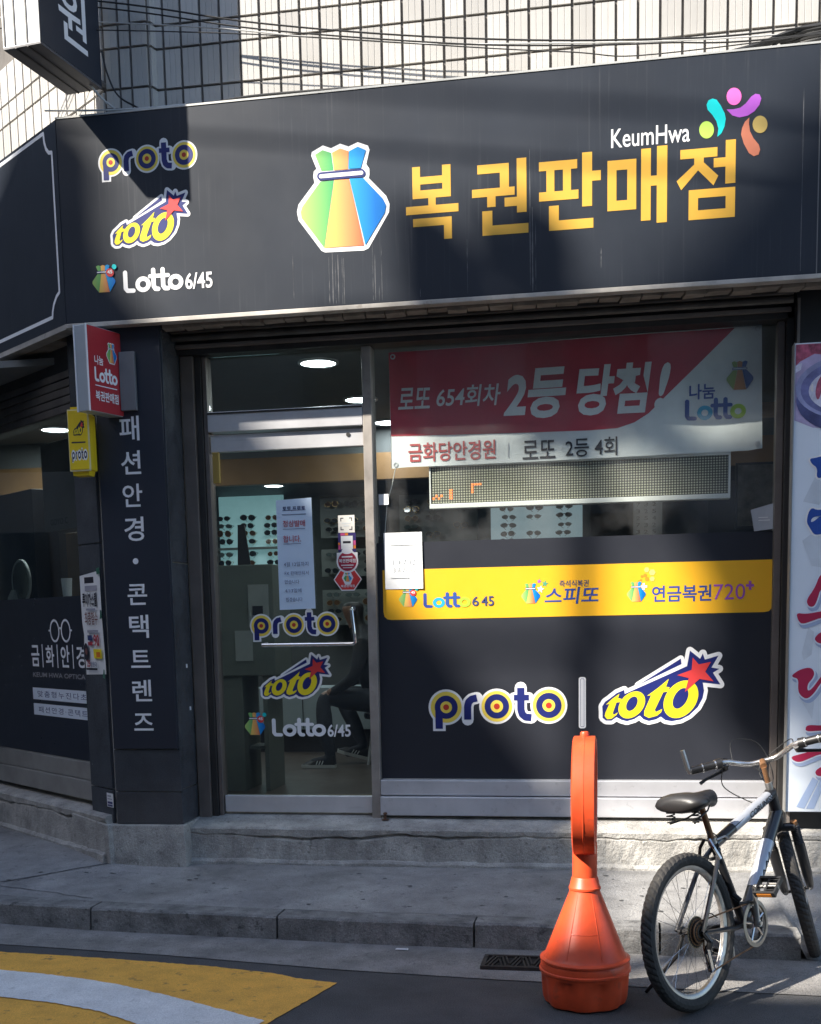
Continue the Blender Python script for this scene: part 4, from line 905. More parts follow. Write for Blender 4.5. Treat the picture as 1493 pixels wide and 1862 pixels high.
bb_ = mat('brush_blue', (.02, .07, .32), .45); br2 = mat('brush_red', (.42, .02, .07), .45); shd = mat('brush_edge', (.66, .72, .82), .5); pale = mat('print_pale', (.58, .63, .69), .5, var=.12, vs=6); fold = mat('print_blue', (.36, .46, .66), .5, var=.1)
bl1 = [(2.386, 2.335), (2.417, 2.337), (2.445, 2.345), (2.60, 2.36), (2.60, 2.30), (2.56, 2.22), (2.50, 2.20), (2.52, 2.28), (2.448, 2.234), (2.423, 2.238), (2.428, 2.287), (2.398, 2.308)]
bl2 = [(2.397, 2.091), (2.436, 2.07), (2.52, 2.09), (2.52, 2.05), (2.433, 2.044), (2.405, 2.035), (2.399, 2.012), (2.418, 2.018), (2.452, 2.05), (2.52, 2.03), (2.53, 1.96), (2.454, 1.951), (2.419, 1.948), (2.399, 1.979), (2.376, 2.019)]
reds = [[(2.453, 1.75), (2.428, 1.675), (2.387, 1.617), (2.395, 1.585), (2.419, 1.576), (2.437, 1.596), (2.461, 1.69), (2.53, 1.60), (2.56, 1.62), (2.49, 1.74)],
        [(2.337, 1.55), (2.385, 1.541), (2.464, 1.555), (2.66, 1.58), (2.66, 1.54), (2.464, 1.523), (2.416, 1.504), (2.367, 1.489), (2.347, 1.51)],
        [(2.43, 1.416), (2.466, 1.452), (2.56, 1.46), (2.57, 1.40), (2.468, 1.384), (2.442, 1.396)],
        [(2.322, 1.225), (2.368, 1.256), (2.418, 1.264), (2.438, 1.235), (2.427, 1.203), (2.404, 1.179), (2.401, 1.139), (2.424, 1.147), (2.472, 1.219), (2.52, 1.27), (2.54, 1.24), (2.472, 1.187), (2.44, 1.13), (2.402, 1.094), (2.367, 1.115), (2.354, 1.147), (2.357, 1.204), (2.326, 1.212)],
        [(2.56, 1.30), (2.60, 1.30), (2.61, 1.10), (2.57, 1.10)],
        [(2.398, .952), (2.421, .96), (2.478, .955), (2.62, .97), (2.62, .93), (2.478, .930), (2.398, .923)],
        [(2.327, .792), (2.377, .804), (2.481, .837), (2.68, .86), (2.68, .82), (2.481, .808), (2.417, .779), (2.37, .759), (2.335, .771)],
        [(2.45, .714), (2.483, .738), (2.54, .74), (2.55, .69), (2.484, .685), (2.458, .689)]]
bl1, bl2 = chaikin(bl1), chaikin(bl2); reds = [chaikin(p) for p in reds]
sh = [[(x + .010, z - .016) for x, z in p] for p in reds]
swirl = [[(2.36, 2.12), (2.42, 2.25), (2.48, 2.18), (2.44, 2.10)], [(2.36, 1.92), (2.40, 1.95), (2.50, 1.93), (2.47, 1.78), (2.41, 1.79)], [(2.40, 1.47), (2.43, 1.45), (2.42, 1.33), (2.38, 1.30), (2.37, 1.34)], [(2.38, 1.08), (2.44, 1.10), (2.43, .99)], ]
art('brush_lettering', [lay(swirl, pale), lay([[(2.36, .52), (2.40, .51), (2.47, .66), (2.44, .68)], [(2.41, .51), (2.45, .51), (2.51, .66), (2.48, .67)]], fold), lay([inflate(p, .009) for p in (bl1, bl2)], WHITE), lay([inflate(p, .009) for p in sh], mat('print_shadow', (.34, .42, .60), .5)), lay([inflate(p, .008) for p in reds], shd), lay([bl1, bl2], bb_), lay(reds, br2)], FB, lb, .001, .0005)

# ================================================================== INSIDE THE SHOP
LAMPE = mat('lamp_diffuser', (.9, .9, .9), .5, emit=(.86, .95, 1), es=9)
LAMPR = mat('lamp_ring', (.7, .7, .7), .4)
spots_ = [(-3.0, 2.3, 3.1, 'added downlight brightening the room behind the angled side window'), (-.371, .423, 3.1, 'round ceiling downlight nearest the shop door'), (-.395, 1.70, 3.1, 'round ceiling downlight second from the door'), (-.404, 2.75, 3.1, 'round ceiling downlight in front of the brown bulkhead'), (1.2, 1.6, 3.1, 'round ceiling downlight above the window display'),  # first entry is an added lamp that brightens the side window room
          (-1.97, 3.48, 2.80, 'small downlight at the back above the lit sunglasses panel'), (-1.76, 4.12, 2.80, 'small downlight at the back, middle of three'), (-.94, 3.77, 2.80, 'small downlight at the back above the grey sunglasses racks')]
for x, y, z, lb_ in spots_:
    r = .105 if z > 3 else .085
    e = empty('downlight', (x, y, z), lb_, 'lamp', 'ceiling downlights')
    g = G(); g.lathe([(r, -.012), (r + .018, -.012), (r + .020, 0), (r, 0)], Matrix.Translation((x, y, z)), LAMPR, 28, False); g.build('ring', e)
    g = G(); g.lathe([(r, -.006), (r, -.010)], Matrix.Translation((x, y, z)), LAMPE, 28); g.build('diffuser', e)
    al = bpy.data.lights.new('downlight_glow', 'AREA'); al.shape = 'DISK'; al.size = r * 1.8; al.energy = (9.0 if x < -2.5 else 1.7) if z > 3 else 1.5; al.color = (.88, .96, 1)
    ao = bpy.data.objects.new('downlight_glow', al); COL.objects.link(ao); ao.parent = e; ao.location = (0, 0, -.02)
LIT = mat('lit_panel', (.55, .72, .74), .5, emit=(.45, .85, .92), es=.13)
GREYP = mat('grey_panel', (.17, .19, .18), .6, var=.08); DARKP = mat('dark_panel', (.03, .03, .035), .6)
FRM = mat('spectacle_frame', (.015, .015, .018), .35); LNS = mat('spectacle_lens', (.02, .025, .03), .1)
def board(x0, x1, z0, z1, y, m, label, bands=()):
    g = G(); g.box(x0, x1, y, y + .04, z0, z1, m); o = g.build('display_board', bevel=.003); tag(o, label, 'display')
    for b in bands:
        gg = G(); gg.box(x0 - .01, x1 + .01, y - .10, y - .002, b, b + .02, DARKP if m != LIT else GREYP); gg.build('shelf', o)
    return o
board(-2.60, -1.93, 1.60, 2.80, 5.0, LIT, 'lit turquoise sunglasses panel seen through the door', (2.27,))
board(-1.55, -.95, 2.36, 2.75, 5.0, GREYP, 'upper grey sunglasses rack seen through the door')
board(-1.55, -.95, 1.98, 2.25, 5.0, GREYP, 'middle grey sunglasses rack seen through the door')
board(-1.55, -.95, 1.50, 1.85, 5.0, GREYP, 'lower grey sunglasses rack seen through the door')
board(-.75, .02, 2.28, 2.75, 5.0, GREYP, 'grey sunglasses rack below the message board end')
board(.15, 1.03, 2.05, 2.66, 5.0, mat('lit_panel_white', (.62, .74, .78), .5, emit=(.6, .85, .95), es=.10), 'bright sunglasses panel below the message board')
board(1.10, 2.2, 1.9, 2.75, 5.02, mat('grey_photo_panel', (.12, .12, .12), .5, var=.5, vs=3), 'dark photo panel below the message board')
def eyewear(lens, frame, rxx, rzz, wide, solid):
    gl = G(); fr_ = Fr((0, 0, 0), (1, 0, 0), (0, 0, 1), (0, -1, 0))
    for sx_ in (-1, 1):
        c = (sx_ * wide, .022)
        gl.prism([(c[0] + rxx * cos(a) * (1 + .12 * sx_ * cos(a)), c[1] + rzz * sin(a) - .002 * sx_ * cos(a)) for a in (2 * pi * k / 14 for k in range(14))], fr_, 0, .004, lens)
        gl.tube([fr_.P(c[0] + (rxx + .002) * cos(a) * (1 + .12 * sx_ * cos(a)), c[1] + (rzz + .002) * sin(a), .003) for a in (2 * pi * k / 14 for k in range(14))], .0026 if solid else .0014, frame, 5, closed=True)
        gl.tube([(sx_ * (wide + rxx), 0, .03), (sx_ * (wide + rxx + .004), .05, .03), (sx_ * .02, .055, -.015)], .0022, frame, 5)
    gl.tube([(-.010, -.003, .030), (0, -.007, .033), (.010, -.003, .030)], .0026, frame, 5)
    return gl.build('sunglasses', base=(0, 0, 0))
GOLDF = mat('gold_wire', (.45, .30, .10), .3, .8); LB_ = mat('lens_brown', (.10, .05, .025), .1); LG_ = mat('lens_grey', (.10, .13, .13), .1)
srcs = [eyewear(LNS, FRM, .031, .023, .036, True), eyewear(LB_, GOLDF, .028, .026, .035, False), eyewear(LG_, FRM, .030, .020, .036, False), eyewear(LNS, GOLDF, .032, .024, .037, False)]
used = set()
def glasses(x, y, z, label, group):
    k = random.choice([0, 0, 0, 1, 2, 2, 3])
    if k not in used: o = srcs[k]; used.add(k)
    else: o = srcs[k].copy(); COL.objects.link(o)
    o.location = (x, y, z); o.rotation_euler = (rnd(.12), rnd(.05), rnd(.22)); q_ = random.uniform(.88, 1.12); o.scale = (q_, 1, q_ * random.uniform(.85, 1.1)); tag(o, label, 'sunglasses', group)
ORD = ['first', 'second', 'third', 'fourth', 'fifth', 'sixth', 'seventh', 'eighth', 'ninth', 'tenth', 'eleventh']
def rack(cols, rows, where, group, drop=0.):
    for ci, cx in enumerate(cols):
        n = 0
        for z in rows:
            if random.random() < drop: continue
            glasses(cx + rnd(.012), 4.93, z + rnd(.004), 'sunglasses ' + ORD[n] + ' from the top, ' + ['first', 'middle', 'last'][ci] + ' column of the ' + where, group); n += 1
rack((-2.52, -2.28, -2.03), (2.56, 2.482, 2.404, 2.326, 2.20, 2.12, 2.03), 'lit turquoise panel', 'sunglasses on the lit panel')
rack((-1.42, -1.22, -1.04), (2.66, 2.58, 2.50, 2.42, 2.18, 2.10, 2.02, 1.78, 1.70, 1.62, 1.54), 'grey racks', 'sunglasses on the grey racks', .2)
rack((-.62, -.40, -.14), (2.66, 2.58, 2.50, 2.42, 2.34), 'grey rack under the board end', 'sunglasses under the board end', .15)
rack((.32, .58, .86), (2.56, 2.48, 2.40, 2.32, 2.24, 2.16), 'bright panel under the board', 'sunglasses on the bright panel', .1)
# counter stand with leaflet and easel card
cs = empty('counter_stand', (-.98, 1.0, .42), 'tall grey green counter stand just inside the shop door', 'counter')
CG = mat('counter_grey', (.17, .19, .165), .6, var=.1)
g = G(); g.box(-1.28, -.83, .85, 1.25, 1.20, 1.93, CG); g.build('cabinet', cs, bevel=.006)
g = G(); g.box(-1.26, -1.07, .87, 1.23, .422, 1.197, CG); g.build('leg_panel', cs)
g = G(); g.box(-.93, -.90, .87, 1.23, .422, 1.197, CG); g.build('leg_panel', cs)
g = G(); g.box(-1.06, -.94, .95, 1.15, .70, .72, CG); g.build('shelf', cs)
for x0, x1, z0, z1, m_ in ((-1.10, -.98, 1.30, 1.50, PAPER), (-1.00, -.86, 1.52, 1.80, mat('leaflet', (.40, .42, .40), .6)), (-.97, -.90, 1.60, 1.66, INK)):
    g = G(); g.box(x0, x1, .843 if m_ != INK else .838, .8485 if m_ != INK else .8425, z0, z1, m_ if m_ != PAPER else MATS['leaflet']); g.build('leaflet', cs)
es = empty('easel_card', (-1.07, 1.0, 1.93), 'black easel card standing on the counter inside the door', 'card')
g = G(); g.hexa([(-1.09, .93, 1.931), (-1.0, .93, 1.931), (-1.0, .94, 1.931), (-1.09, .94, 1.931)], [(-1.10, .99, 2.20), (-1.055, .99, 2.20), (-1.055, 1.0, 2.20), (-1.10, 1.0, 2.20)], BLACK); g.build('front_leg', es)
g = G(); g.hexa([(-1.14, 1.08, 1.931), (-1.06, 1.08, 1.931), (-1.06, 1.09, 1.931), (-1.14, 1.09, 1.931)], [(-1.10, 1.0, 2.195), (-1.055, 1.0, 2.195), (-1.055, 1.01, 2.195), (-1.10, 1.01, 2.195)], mat('card_white', (.5, .52, .5), .6)); g.build('back_leg', es)
lc = empty('low_cabinet', (-1.1, 3.2, .42), 'low pale cabinet at the back behind the seated person', 'cabinet')
CB = mat('cabinet_pale', (.36, .42, .44), .5, var=.06)
g = G(); g.box(-1.75, -.2, 3.2, 3.6, .62, .98, CB); g.build('body', lc, bevel=.004)
g = G(); g.box(-1.72, -.23, 3.23, 3.58, .422, .618, DARKP); g.build('plinth', lc)
for x in (-1.3, -.85): 
    g = G(); g.box(x, x + .006, 3.196, 3.199, .63, .97, DARKP); g.build('door_gap', lc)
o = None
g = G(); g.box(1.50, 1.69, 1.50, 1.506, 1.95, 2.33, PAPER); ch = g.build('eye_chart'); tag(ch, 'white eye test chart hanging inside below the message board', 'chart')
art('chart_print', [text(c, 1.52 + .052 * i, 1.545 + .052 * i, 2.27 - .045 * j, 2.295 - .045 * j, INK) for j in range(6) for i, c in enumerate('732'[j % 3:] + '540'[:j % 3])], FY(1.50), ch, .001, 0)
fpz = empty('framed_poster', (2.26, 1.0, 2.1), 'framed picture of flowers inside the window beside the light box', 'picture')
g = G(); g.box(2.12, 2.41, .99, 1.01, 2.07, 2.47, BRONZE_D); g.build('frame', fpz)
g = G(); g.box(2.135, 2.395, .985, .9895, 2.085, 2.455, mat('poster_print', (.22, .20, .17), .6, var=.6, vs=18)); g.build('print', fpz)
g = G(); g.box(2.20, 2.50, .95, 1.05, 2.74, 2.82, WOOD); o = g.build('wooden_block', bevel=.004); tag(o, 'short wooden block showing beyond the banner end', 'shelf')
# seated person
def skin_mesh(vs, es, rs, root, lv=2):
    me = bpy.data.meshes.new('sk'); me.from_pydata(vs, es, []); o = bpy.data.objects.new('sk', me); COL.objects.link(o)
    o.modifiers.new('s', 'SKIN'); sv = me.skin_vertices[0].data
    for i, r in enumerate(rs): sv[i].radius = (r, r) if not isinstance(r, tuple) else r
    sv[root].use_root = True
    md = o.modifiers.new('ss', 'SUBSURF'); md.levels = lv; md.render_levels = lv
    m = bpy.data.meshes.new_from_object(o.evaluated_get(bpy.context.evaluated_depsgraph_get()))
    bpy.data.objects.remove(o); bpy.data.meshes.remove(me); return m
JEAN = mat('dark_jeans', (.020, .024, .034), .8, var=.3, vs=20); SHIRT = mat('dark_jacket', (.018, .019, .024), .8, var=.3, vs=20); SKIN = mat('skin', (.30, .17, .12), .5, var=.1); HAIR = mat('hair', (.012, .010, .009), .6)
V = [(-.44, 2.45, .93), (-.47, 2.45, 1.12), (-.54, 2.45, 1.34), (-.60, 2.45, 1.45), (-.64, 2.45, 1.53), (-.66, 2.45, 1.63), (-.66, 2.45, 1.70),
     (-.46, 2.34, .92), (-.88, 2.28, .96), (-.84, 2.16, .72), (-.79, 2.13, .50), (-.86, 2.12, .47), (-.96, 2.12, .455),
     (-.46, 2.56, .92), (-.84, 2.62, .97), (-.70, 2.55, .74), (-.60, 2.46, .55), (-.66, 2.45, .52), (-.76, 2.44, .50),
     (-.55, 2.27, 1.37), (-.60, 2.20, 1.12), (-.78, 2.24, 1.00), (-.84, 2.26, .99), (-.55, 2.63, 1.37), (-.62, 2.68, 1.12), (-.80, 2.60, 1.02), (-.86, 2.58, 1.01)]
E_ = [(0, 1), (1, 2), (2, 3), (3, 4), (4, 5), (5, 6), (0, 7), (7, 8), (8, 9), (9, 10), (10, 11), (11, 12), (0, 13), (13, 14), (14, 15), (15, 16), (16, 17), (17, 18), (2, 19), (19, 20), (20, 21), (21, 22), (2, 23), (23, 24), (24, 25), (25, 26)]
RR = [.17, .165, .18, .085, .06, .10, .085, .11, .075, .065, .045, .045, .035, .10, .075, .065, .045, .045, .035, .07, .05, .04, .035, .07, .05, .04, .035]
pm = skin_mesh(V, E_, RR, 0)
for m_ in (SHIRT, JEAN, SKIN, HAIR): pm.materials.append(m_)
for p in pm.polygons:
    c = p.center
    if c.z > 1.50: k = 3 if (c.z > 1.66 or c.x > -.645) else 2
    elif c.x < -.80 and .95 < c.z < 1.06 and (c.y < 2.29 and c.z > .985 or c.y > 2.55 and c.x < -.83 and c.z > 1.0): k = 2
    elif c.z < 1.02 or (c.z < 1.05 and c.x < -.6): k = 1
    else: k = 0
    p.material_index = k; p.use_smooth = True
po = bpy.data.objects.new('person', pm); COL.objects.link(po); WM[po] = Matrix.Identity(4)
tag(po, 'person in dark clothes and sneakers seated inside behind the glass door', 'person')
SHOE = mat('shoe_black', (.015, .015, .017), .5); SOLE = mat('shoe_sole', (.62, .62, .60), .6)
for (x, y, z, a) in ((-.86, 2.12, .424, 0.), (-.66, 2.45, .470, .25)):
    g = G(); M_ = Matrix.Translation((x, y, z)) @ Matrix.Rotation(a, 4, 'Y')
    out = [(.11, -.035), (.11, .035), (.0, .042), (-.10, .048), (-.155, .03), (-.165, 0), (-.155, -.03), (-.10, -.048), (.0, -.042)]
    n = len(out)
    g.add([M_ @ Vector((u, w, 0)) for u, w in out] + [M_ @ Vector((u, w, .025)) for u, w in out], [list(range(n)), [n + i for i in range(n)][::-1]] + [(i, (i + 1) % n, n + (i + 1) % n, n + i) for i in range(n)], SOLE)
    g.add([M_ @ Vector((u * .97, w * .95, .0255)) for u, w in out] + [M_ @ Vector((u * .75 + .02, w * .7, .055 + .05 * max(0, u + .03) * 6)) for u, w in out], [list(range(n)), [n + i for i in range(n)][::-1]] + [(i, (i + 1) % n, n + (i + 1) % n, n + i) for i in range(n)], SHOE)
    for k in range(3): g.add([M_ @ Vector((-.04 + .022 * k + dx, -.049 + dz * .3, .028 + dz)) for dx, dz in ((0, 0), (.008, 0), (.018, .03), (.010, .03))], [(0, 1, 2, 3)], SOLE)
    g.build('shoe', po)
stl = empty('stool', (-.42, 2.45, .42), 'dark stool under the seated person inside the door', 'stool')
g = G(); g.lathe([(.16, .36), (.17, .38), (.165, .40)], Matrix.Translation((-.42, 2.45, .42)), BLACK, 20); g.build('seat', stl)
for k in range(4):
    a = pi / 4 + k * pi / 2; g = G(); g.tube([(-.42 + .11 * cos(a), 2.45 + .11 * sin(a), .78), (-.42 + .17 * cos(a), 2.45 + .17 * sin(a), .422)], .012, STEEL, 8); g.build('leg', stl)
# behind the side window
FI = FL(-.8)
def slab(name, u0, u1, z0, z1, w, m_, label, cat, t=.02):
    g = G(); g.prism(rect(u0, u1, z0, z1), FI, w, w + t, m_); o = g.build(name, bevel=.003); tag(o, label, cat); return o
gs_ = slab('hanging_board', -2.42, -1.5, 2.26, 2.90, 0, mat('board_grey', (.13, .14, .15), .6), 'grey hanging board behind the side window', 'board')
art('lettering', [text('GOYO C', -2.31, -2.02, 2.30, 2.345, INK, .01)], FL(-.78), gs_, .001)
slab('wooden_cabinet', -2.22, -1.45, .43, 2.24, -.25, mat('wood_amber', (.22, .12, .04), .5, var=.2), 'amber wooden cabinet behind the side window', 'cabinet', .2)
slab('dark_cabinet', -3.6, -2.78, 1.2, 2.62, -.3, DARKP, 'black cabinet behind the side window', 'cabinet', .25)
slab('panel_board', -2.77, -2.3, .43, 2.55, -.35, mat('board_brown', (.10, .085, .07), .6), 'brown board beside the wooden cabinet', 'board', .1)
mr_ = empty('table_mirror', FI.P(-2.72, 1.70, .1), 'round table mirror with pale rim behind the side window', 'mirror')
g = G(); MM = Matrix((FI.ux, FI.uz, FI.out)).transposed().to_4x4(); MM.translation = FI.P(-2.72, 1.90, .1)
g.lathe([(.155, -.008), (.155, .008)], MM, mat('mirror_glass', (.25, .27, .26), .08, .9), 32); g.build('glass', mr_)
g = G(); g.tube([MM @ Vector((.16 * cos(a), .16 * sin(a), 0)) for a in (2 * pi * k / 32 for k in range(32))], .012, mat('mirror_rim', (.55, .60, .58), .4), 8, closed=True); g.build('rim', mr_)
g = G(); MS = Matrix.Translation(FI.P(-2.85, 1.66, .1)); g.lathe([(.07, 0), (.07, .02), (.06, .12), (.03, .18)], MS, MATS['mirror_rim'], 18); g.build('base', mr_)
slab('window_shelf', -4.2, -1.2, 1.60, 1.655, -.05, DARKP, 'dark shelf behind the side window film', 'shelf', .4)
g = G(); g.lathe([(.028, 0), (.038, .16), (.034, .16), (.026, .005)], Matrix.Translation(FL(-.5).P(-1.50, 1.72, 0)), PAPER, 18); o = g.build('paper_cup'); tag(o, 'pale paper cup on the shelf behind the side window', 'cup')
g = G(); g.prism(rect(-1.9, -1.2, 1.66, 1.715), FL(-.5), -.06, .06, DARKP); o = g.build('cup_shelf'); tag(o, 'narrow dark ledge holding the paper cup', 'shelf')

# ================================================================== OVERHEAD CABLES
def spl(pts, n=10):
    P_ = [Vector(p) for p in pts]; P_ = [P_[0] * 2 - P_[1]] + P_ + [P_[-1] * 2 - P_[-2]]; out = []
    for i in range(1, len(P_) - 2):
        for k in range(n):
            t = k / n; a, b, c, d_ = P_[i - 1], P_[i], P_[i + 1], P_[i + 2]
            out.append(.5 * ((2 * b) + (c - a) * t + (2 * a - 5 * b + 4 * c - d_) * t * t + (3 * b - a - 3 * c + d_) * t ** 3))
    out.append(P_[-2]); return out
def cable(pts, r, m_, label, n=8):
    g = G(); g.tube(spl(pts), r, m_, 6); o = g.build('overhead_cable', smooth=True); tag(o, label, 'cable', 'cables above the fascia'); return o
cable([(-2.894, -0.34, 5.148), (-1.294, -0.34, 4.86), (-0.446, -0.34, 4.669), (0.513, -0.34, 4.506), (1.482, -0.34, 4.4), (2.384, -0.34, 4.377), (4.8, -0.34, 4.497)], .0045, CABLE, 'uppermost black cable sagging in front of the tiled wall')
cable([(-2.894, -0.34, 5.112), (-1.294, -0.34, 4.828), (-0.447, -0.34, 4.64), (0.513, -0.34, 4.479), (1.074, -0.34, 4.412), (1.618, -0.34, 4.371), (2.384, -0.34, 4.342), (4.8, -0.34, 4.462)], .004, CABLE, 'second black cable sagging just under the uppermost one')
cable([(-2.446, -0.3, 4.935), (-0.846, -0.3, 4.71), (-0.048, -0.3, 4.57), (0.802, -0.3, 4.463), (2.459, -0.3, 4.369), (4.8, -0.3, 4.489)], .0035, CABLEG, 'thin pale grey cable in front of the tiled wall')
cable([(-2.094, -0.37, 4.798), (-0.494, -0.37, 4.607), (1.088, -0.37, 4.371), (1.869, -0.37, 4.311), (4.8, -0.37, 4.431)], .003, CABLE, 'thin black cable close above the fascia middle')
cable([(-1.30, -.36, 4.31), (-1.0, -.36, 4.285), (-.7, -.34, 4.30), (-.45, -.30, 4.33), (.3, -.3, 4.315)], .008, CABLE, 'thick black cable lying on the fascia top below the projecting sign')
cable([(-1.62, -.45, 4.30), (-1.4, -.40, 4.30), (-1.15, -.40, 4.285), (-.85, -.38, 4.288)], .005, CABLEG, 'pale cable looped at the fascia corner')
cable([(-1.33, -.33, 4.62), (-1.30, -.34, 4.50), (-1.24, -.35, 4.38), (-1.12, -.36, 4.30)], .005, CABLE, 'black cable dropping from the projecting sign')
cable([(-1.38, -.40, 4.43), (-1.32, -.37, 4.36), (-1.25, -.36, 4.305)], .006, CABLEG, 'short tan cable under the projecting sign')
for k in range(5):
    cable([(1.95 + .06 * k, -.36 + .02 * k, 4.285), (2.10 + .03 * k, -.33 + .015 * k, 4.325 + .006 * k), (2.24, -.31 + .015 * k, 4.372 - .012 * k), (2.42, -.30, 4.398 - .016 * k), (3.2, -.30, 4.43 - .02 * k)], .011 - .001 * k, CABLE, ['topmost', 'second', 'middle', 'fourth', 'lowest'][k] + ' cable of the black bundle bowing over the fascia end')

g = G(); g.hexa([(.395, -1.46, .014), (.455, -1.465, .014), (.457, -1.447, .014), (.40, -1.444, .014)], [(.398, -1.458, .019), (.452, -1.462, .022), (.455, -1.449, .019), (.402, -1.446, .017)], PAPER); o = g.build('paper_scrap'); tag(o, 'scrap of white paper lying against the kerb', 'litter')
# ================================================================== ORANGE POST
cp = empty('parking_post', (1.305, -2.10, 0), 'orange plastic no parking post with round head on the road edge', 'post')
MC = Matrix.Translation((1.305, -2.10, 0))
def fluted(prof, n=64):
    vs = []; fs = []
    for r, h, fl_ in prof:
        for k in range(n):
            a = 2 * pi * k / n; rr = r * (1 - fl_ * (.5 - .5 * cos(8 * a)) ** 2); vs.append(MC @ Vector((rr * cos(a), rr * sin(a), h)))
    for i in range(len(prof) - 1): fs += [(i * n + k, i * n + (k + 1) % n, (i + 1) * n + (k + 1) % n, (i + 1) * n + k) for k in range(n)]
    fs += [list(range(n))[::-1], [(len(prof) - 1) * n + k for k in range(n)]]
    g = G(); g.add(vs, fs, ORANGE); return g
fluted([(.150, .004, .05), (.162, .010, .06), (.170, .03, .07), (.174, .08, .07), (.176, .118, .06), (.177, .128, .0), (.178, .138, 0), (.184, .142, 0), (.184, .150, 0), (.179, .153, 0), (.179, .172, 0), (.175, .182, 0), (.181, .186, 0), (.181, .193, 0), (.170, .200, 0)]).build('base_drum', cp, smooth=True)
g = G(); g.lathe([(.169, .200), (.160, .212), (.062, .462), (.060, .470), (.064, .473), (.064, .481), (.061, .484), (.0525, .520), (.0505, .523)], MC, ORANGE, 48); g.build('cone', cp, smooth=True)
g = G()
for a in (-2.0, -1.1):
    pts = [MC @ Vector((r * cos(a), r * sin(a), h)) for r, h in ((.0605, .462), (.1085, .342), (.1605, .212))]; g.tube(pts, .0022, ORANGE, 6)
g.tube([MC @ Vector((.1215 * cos(a), .1215 * sin(a), .31)) for a in [-2.0 + .9 * k / 8 for k in range(9)]], .0022, ORANGE, 6)
g.build('mould_ridge', cp)
g = G(); g.lathe([(.0500, .521), (.0495, .60), (.0490, .662), (.046, .668)], MC, ORANGE, 32); g.build('neck', cp, smooth=True)
MD = MC @ Matrix.Translation((0, 0, .852)) @ Matrix.Rotation(radians(.3), 4, 'Z') @ Matrix.Rotation(pi / 2, 4, 'Y')
R_ = .236
g = G(); g.lathe([(R_ - .035, -.030), (R_ - .030, -.044), (R_ - .010, -.046), (R_, -.041), (R_ + .001, -.003), (R_ + .0025, -.002), (R_ + .0025, .002), (R_ + .001, .003), (R_, .041), (R_ - .010, .046), (R_ - .030, .044), (R_ - .035, .030)], MD, ORANGE, 40, False); g.build('head_rim', cp, smooth=True)
g = G(); g.lathe([(R_ - .036, -.033), (R_ - .036, .033)], MD, WHITE2, 40); hd = g.build('head_face', cp)
art('red_ring', [lay(stroke([(.165 * cos(a), .165 * sin(a)) for a in (2 * pi * k / 36 for k in range(37))], .05, False), RED)], Fr(MD @ Vector((0, 0, .033)), (MD.to_3x3() @ Vector((0, 1, 0))), (MD.to_3x3() @ Vector((-1, 0, 0))), (MD.to_3x3() @ Vector((0, 0, 1)))), hd, .001)
g = G(); g.lathe([(.018, 1.085), (.018, 1.100), (.014, 1.106)], MC, ORANGE, 16); g.build('top_knob', cp, smooth=True)

# ================================================================== BICYCLE  (local: x forward, y left, z up)
yaw, lean, SC = radians(55.5), radians(7.4), .947
fw = Vector((cos(yaw), sin(yaw), 0)); lf0 = Vector((-sin(yaw), cos(yaw), 0)); up0 = Vector((0, 0, 1))
upb = up0 * cos(lean) + lf0 * sin(lean); lfb = lf0 * cos(lean) - up0 * sin(lean)
MB_ = Matrix((fw, lfb, upb)).transposed().to_4x4(); MB_.translation = (1.749, -2.147, .001)
MB_ = MB_ @ Matrix.Scale(SC, 4)
bk = empty('bicycle', label='worn black and silver mountain bicycle parked at the kerb', cat='bicycle', mtx=MB_)
BF = mat('bike_black', (.018, .018, .020), .35, var=.2, coat=.3); BS = mat('bike_silver', (.40, .42, .46), .35, .3, var=.12); ALU = mat('alloy', (.45, .44, .42), .4, .8, var=.2, vs=10); RUST = mat('bike_rust', (.22, .11, .05), .6, .4, var=.35, vs=20); CHR = mat('bike_chrome', (.6, .58, .55), .25, .9, var=.15, vs=12); SADM = mat('saddle_vinyl', (.022, .021, .021), .42, var=.2)
RA, FA, BBk, SCl, HT, HB = (0, 0, .33), (1.05, 0, .33), (.43, 0, .285), (.255, 0, .66), (.79, 0, .82), (.83, 0, .70)
hx = Vector(HB); axis = (Vector(HT) - hx).normalized()
MS_ = Matrix.Translation(hx) @ Matrix.Rotation(radians(30), 4, axis) @ Matrix.Translation(-hx)
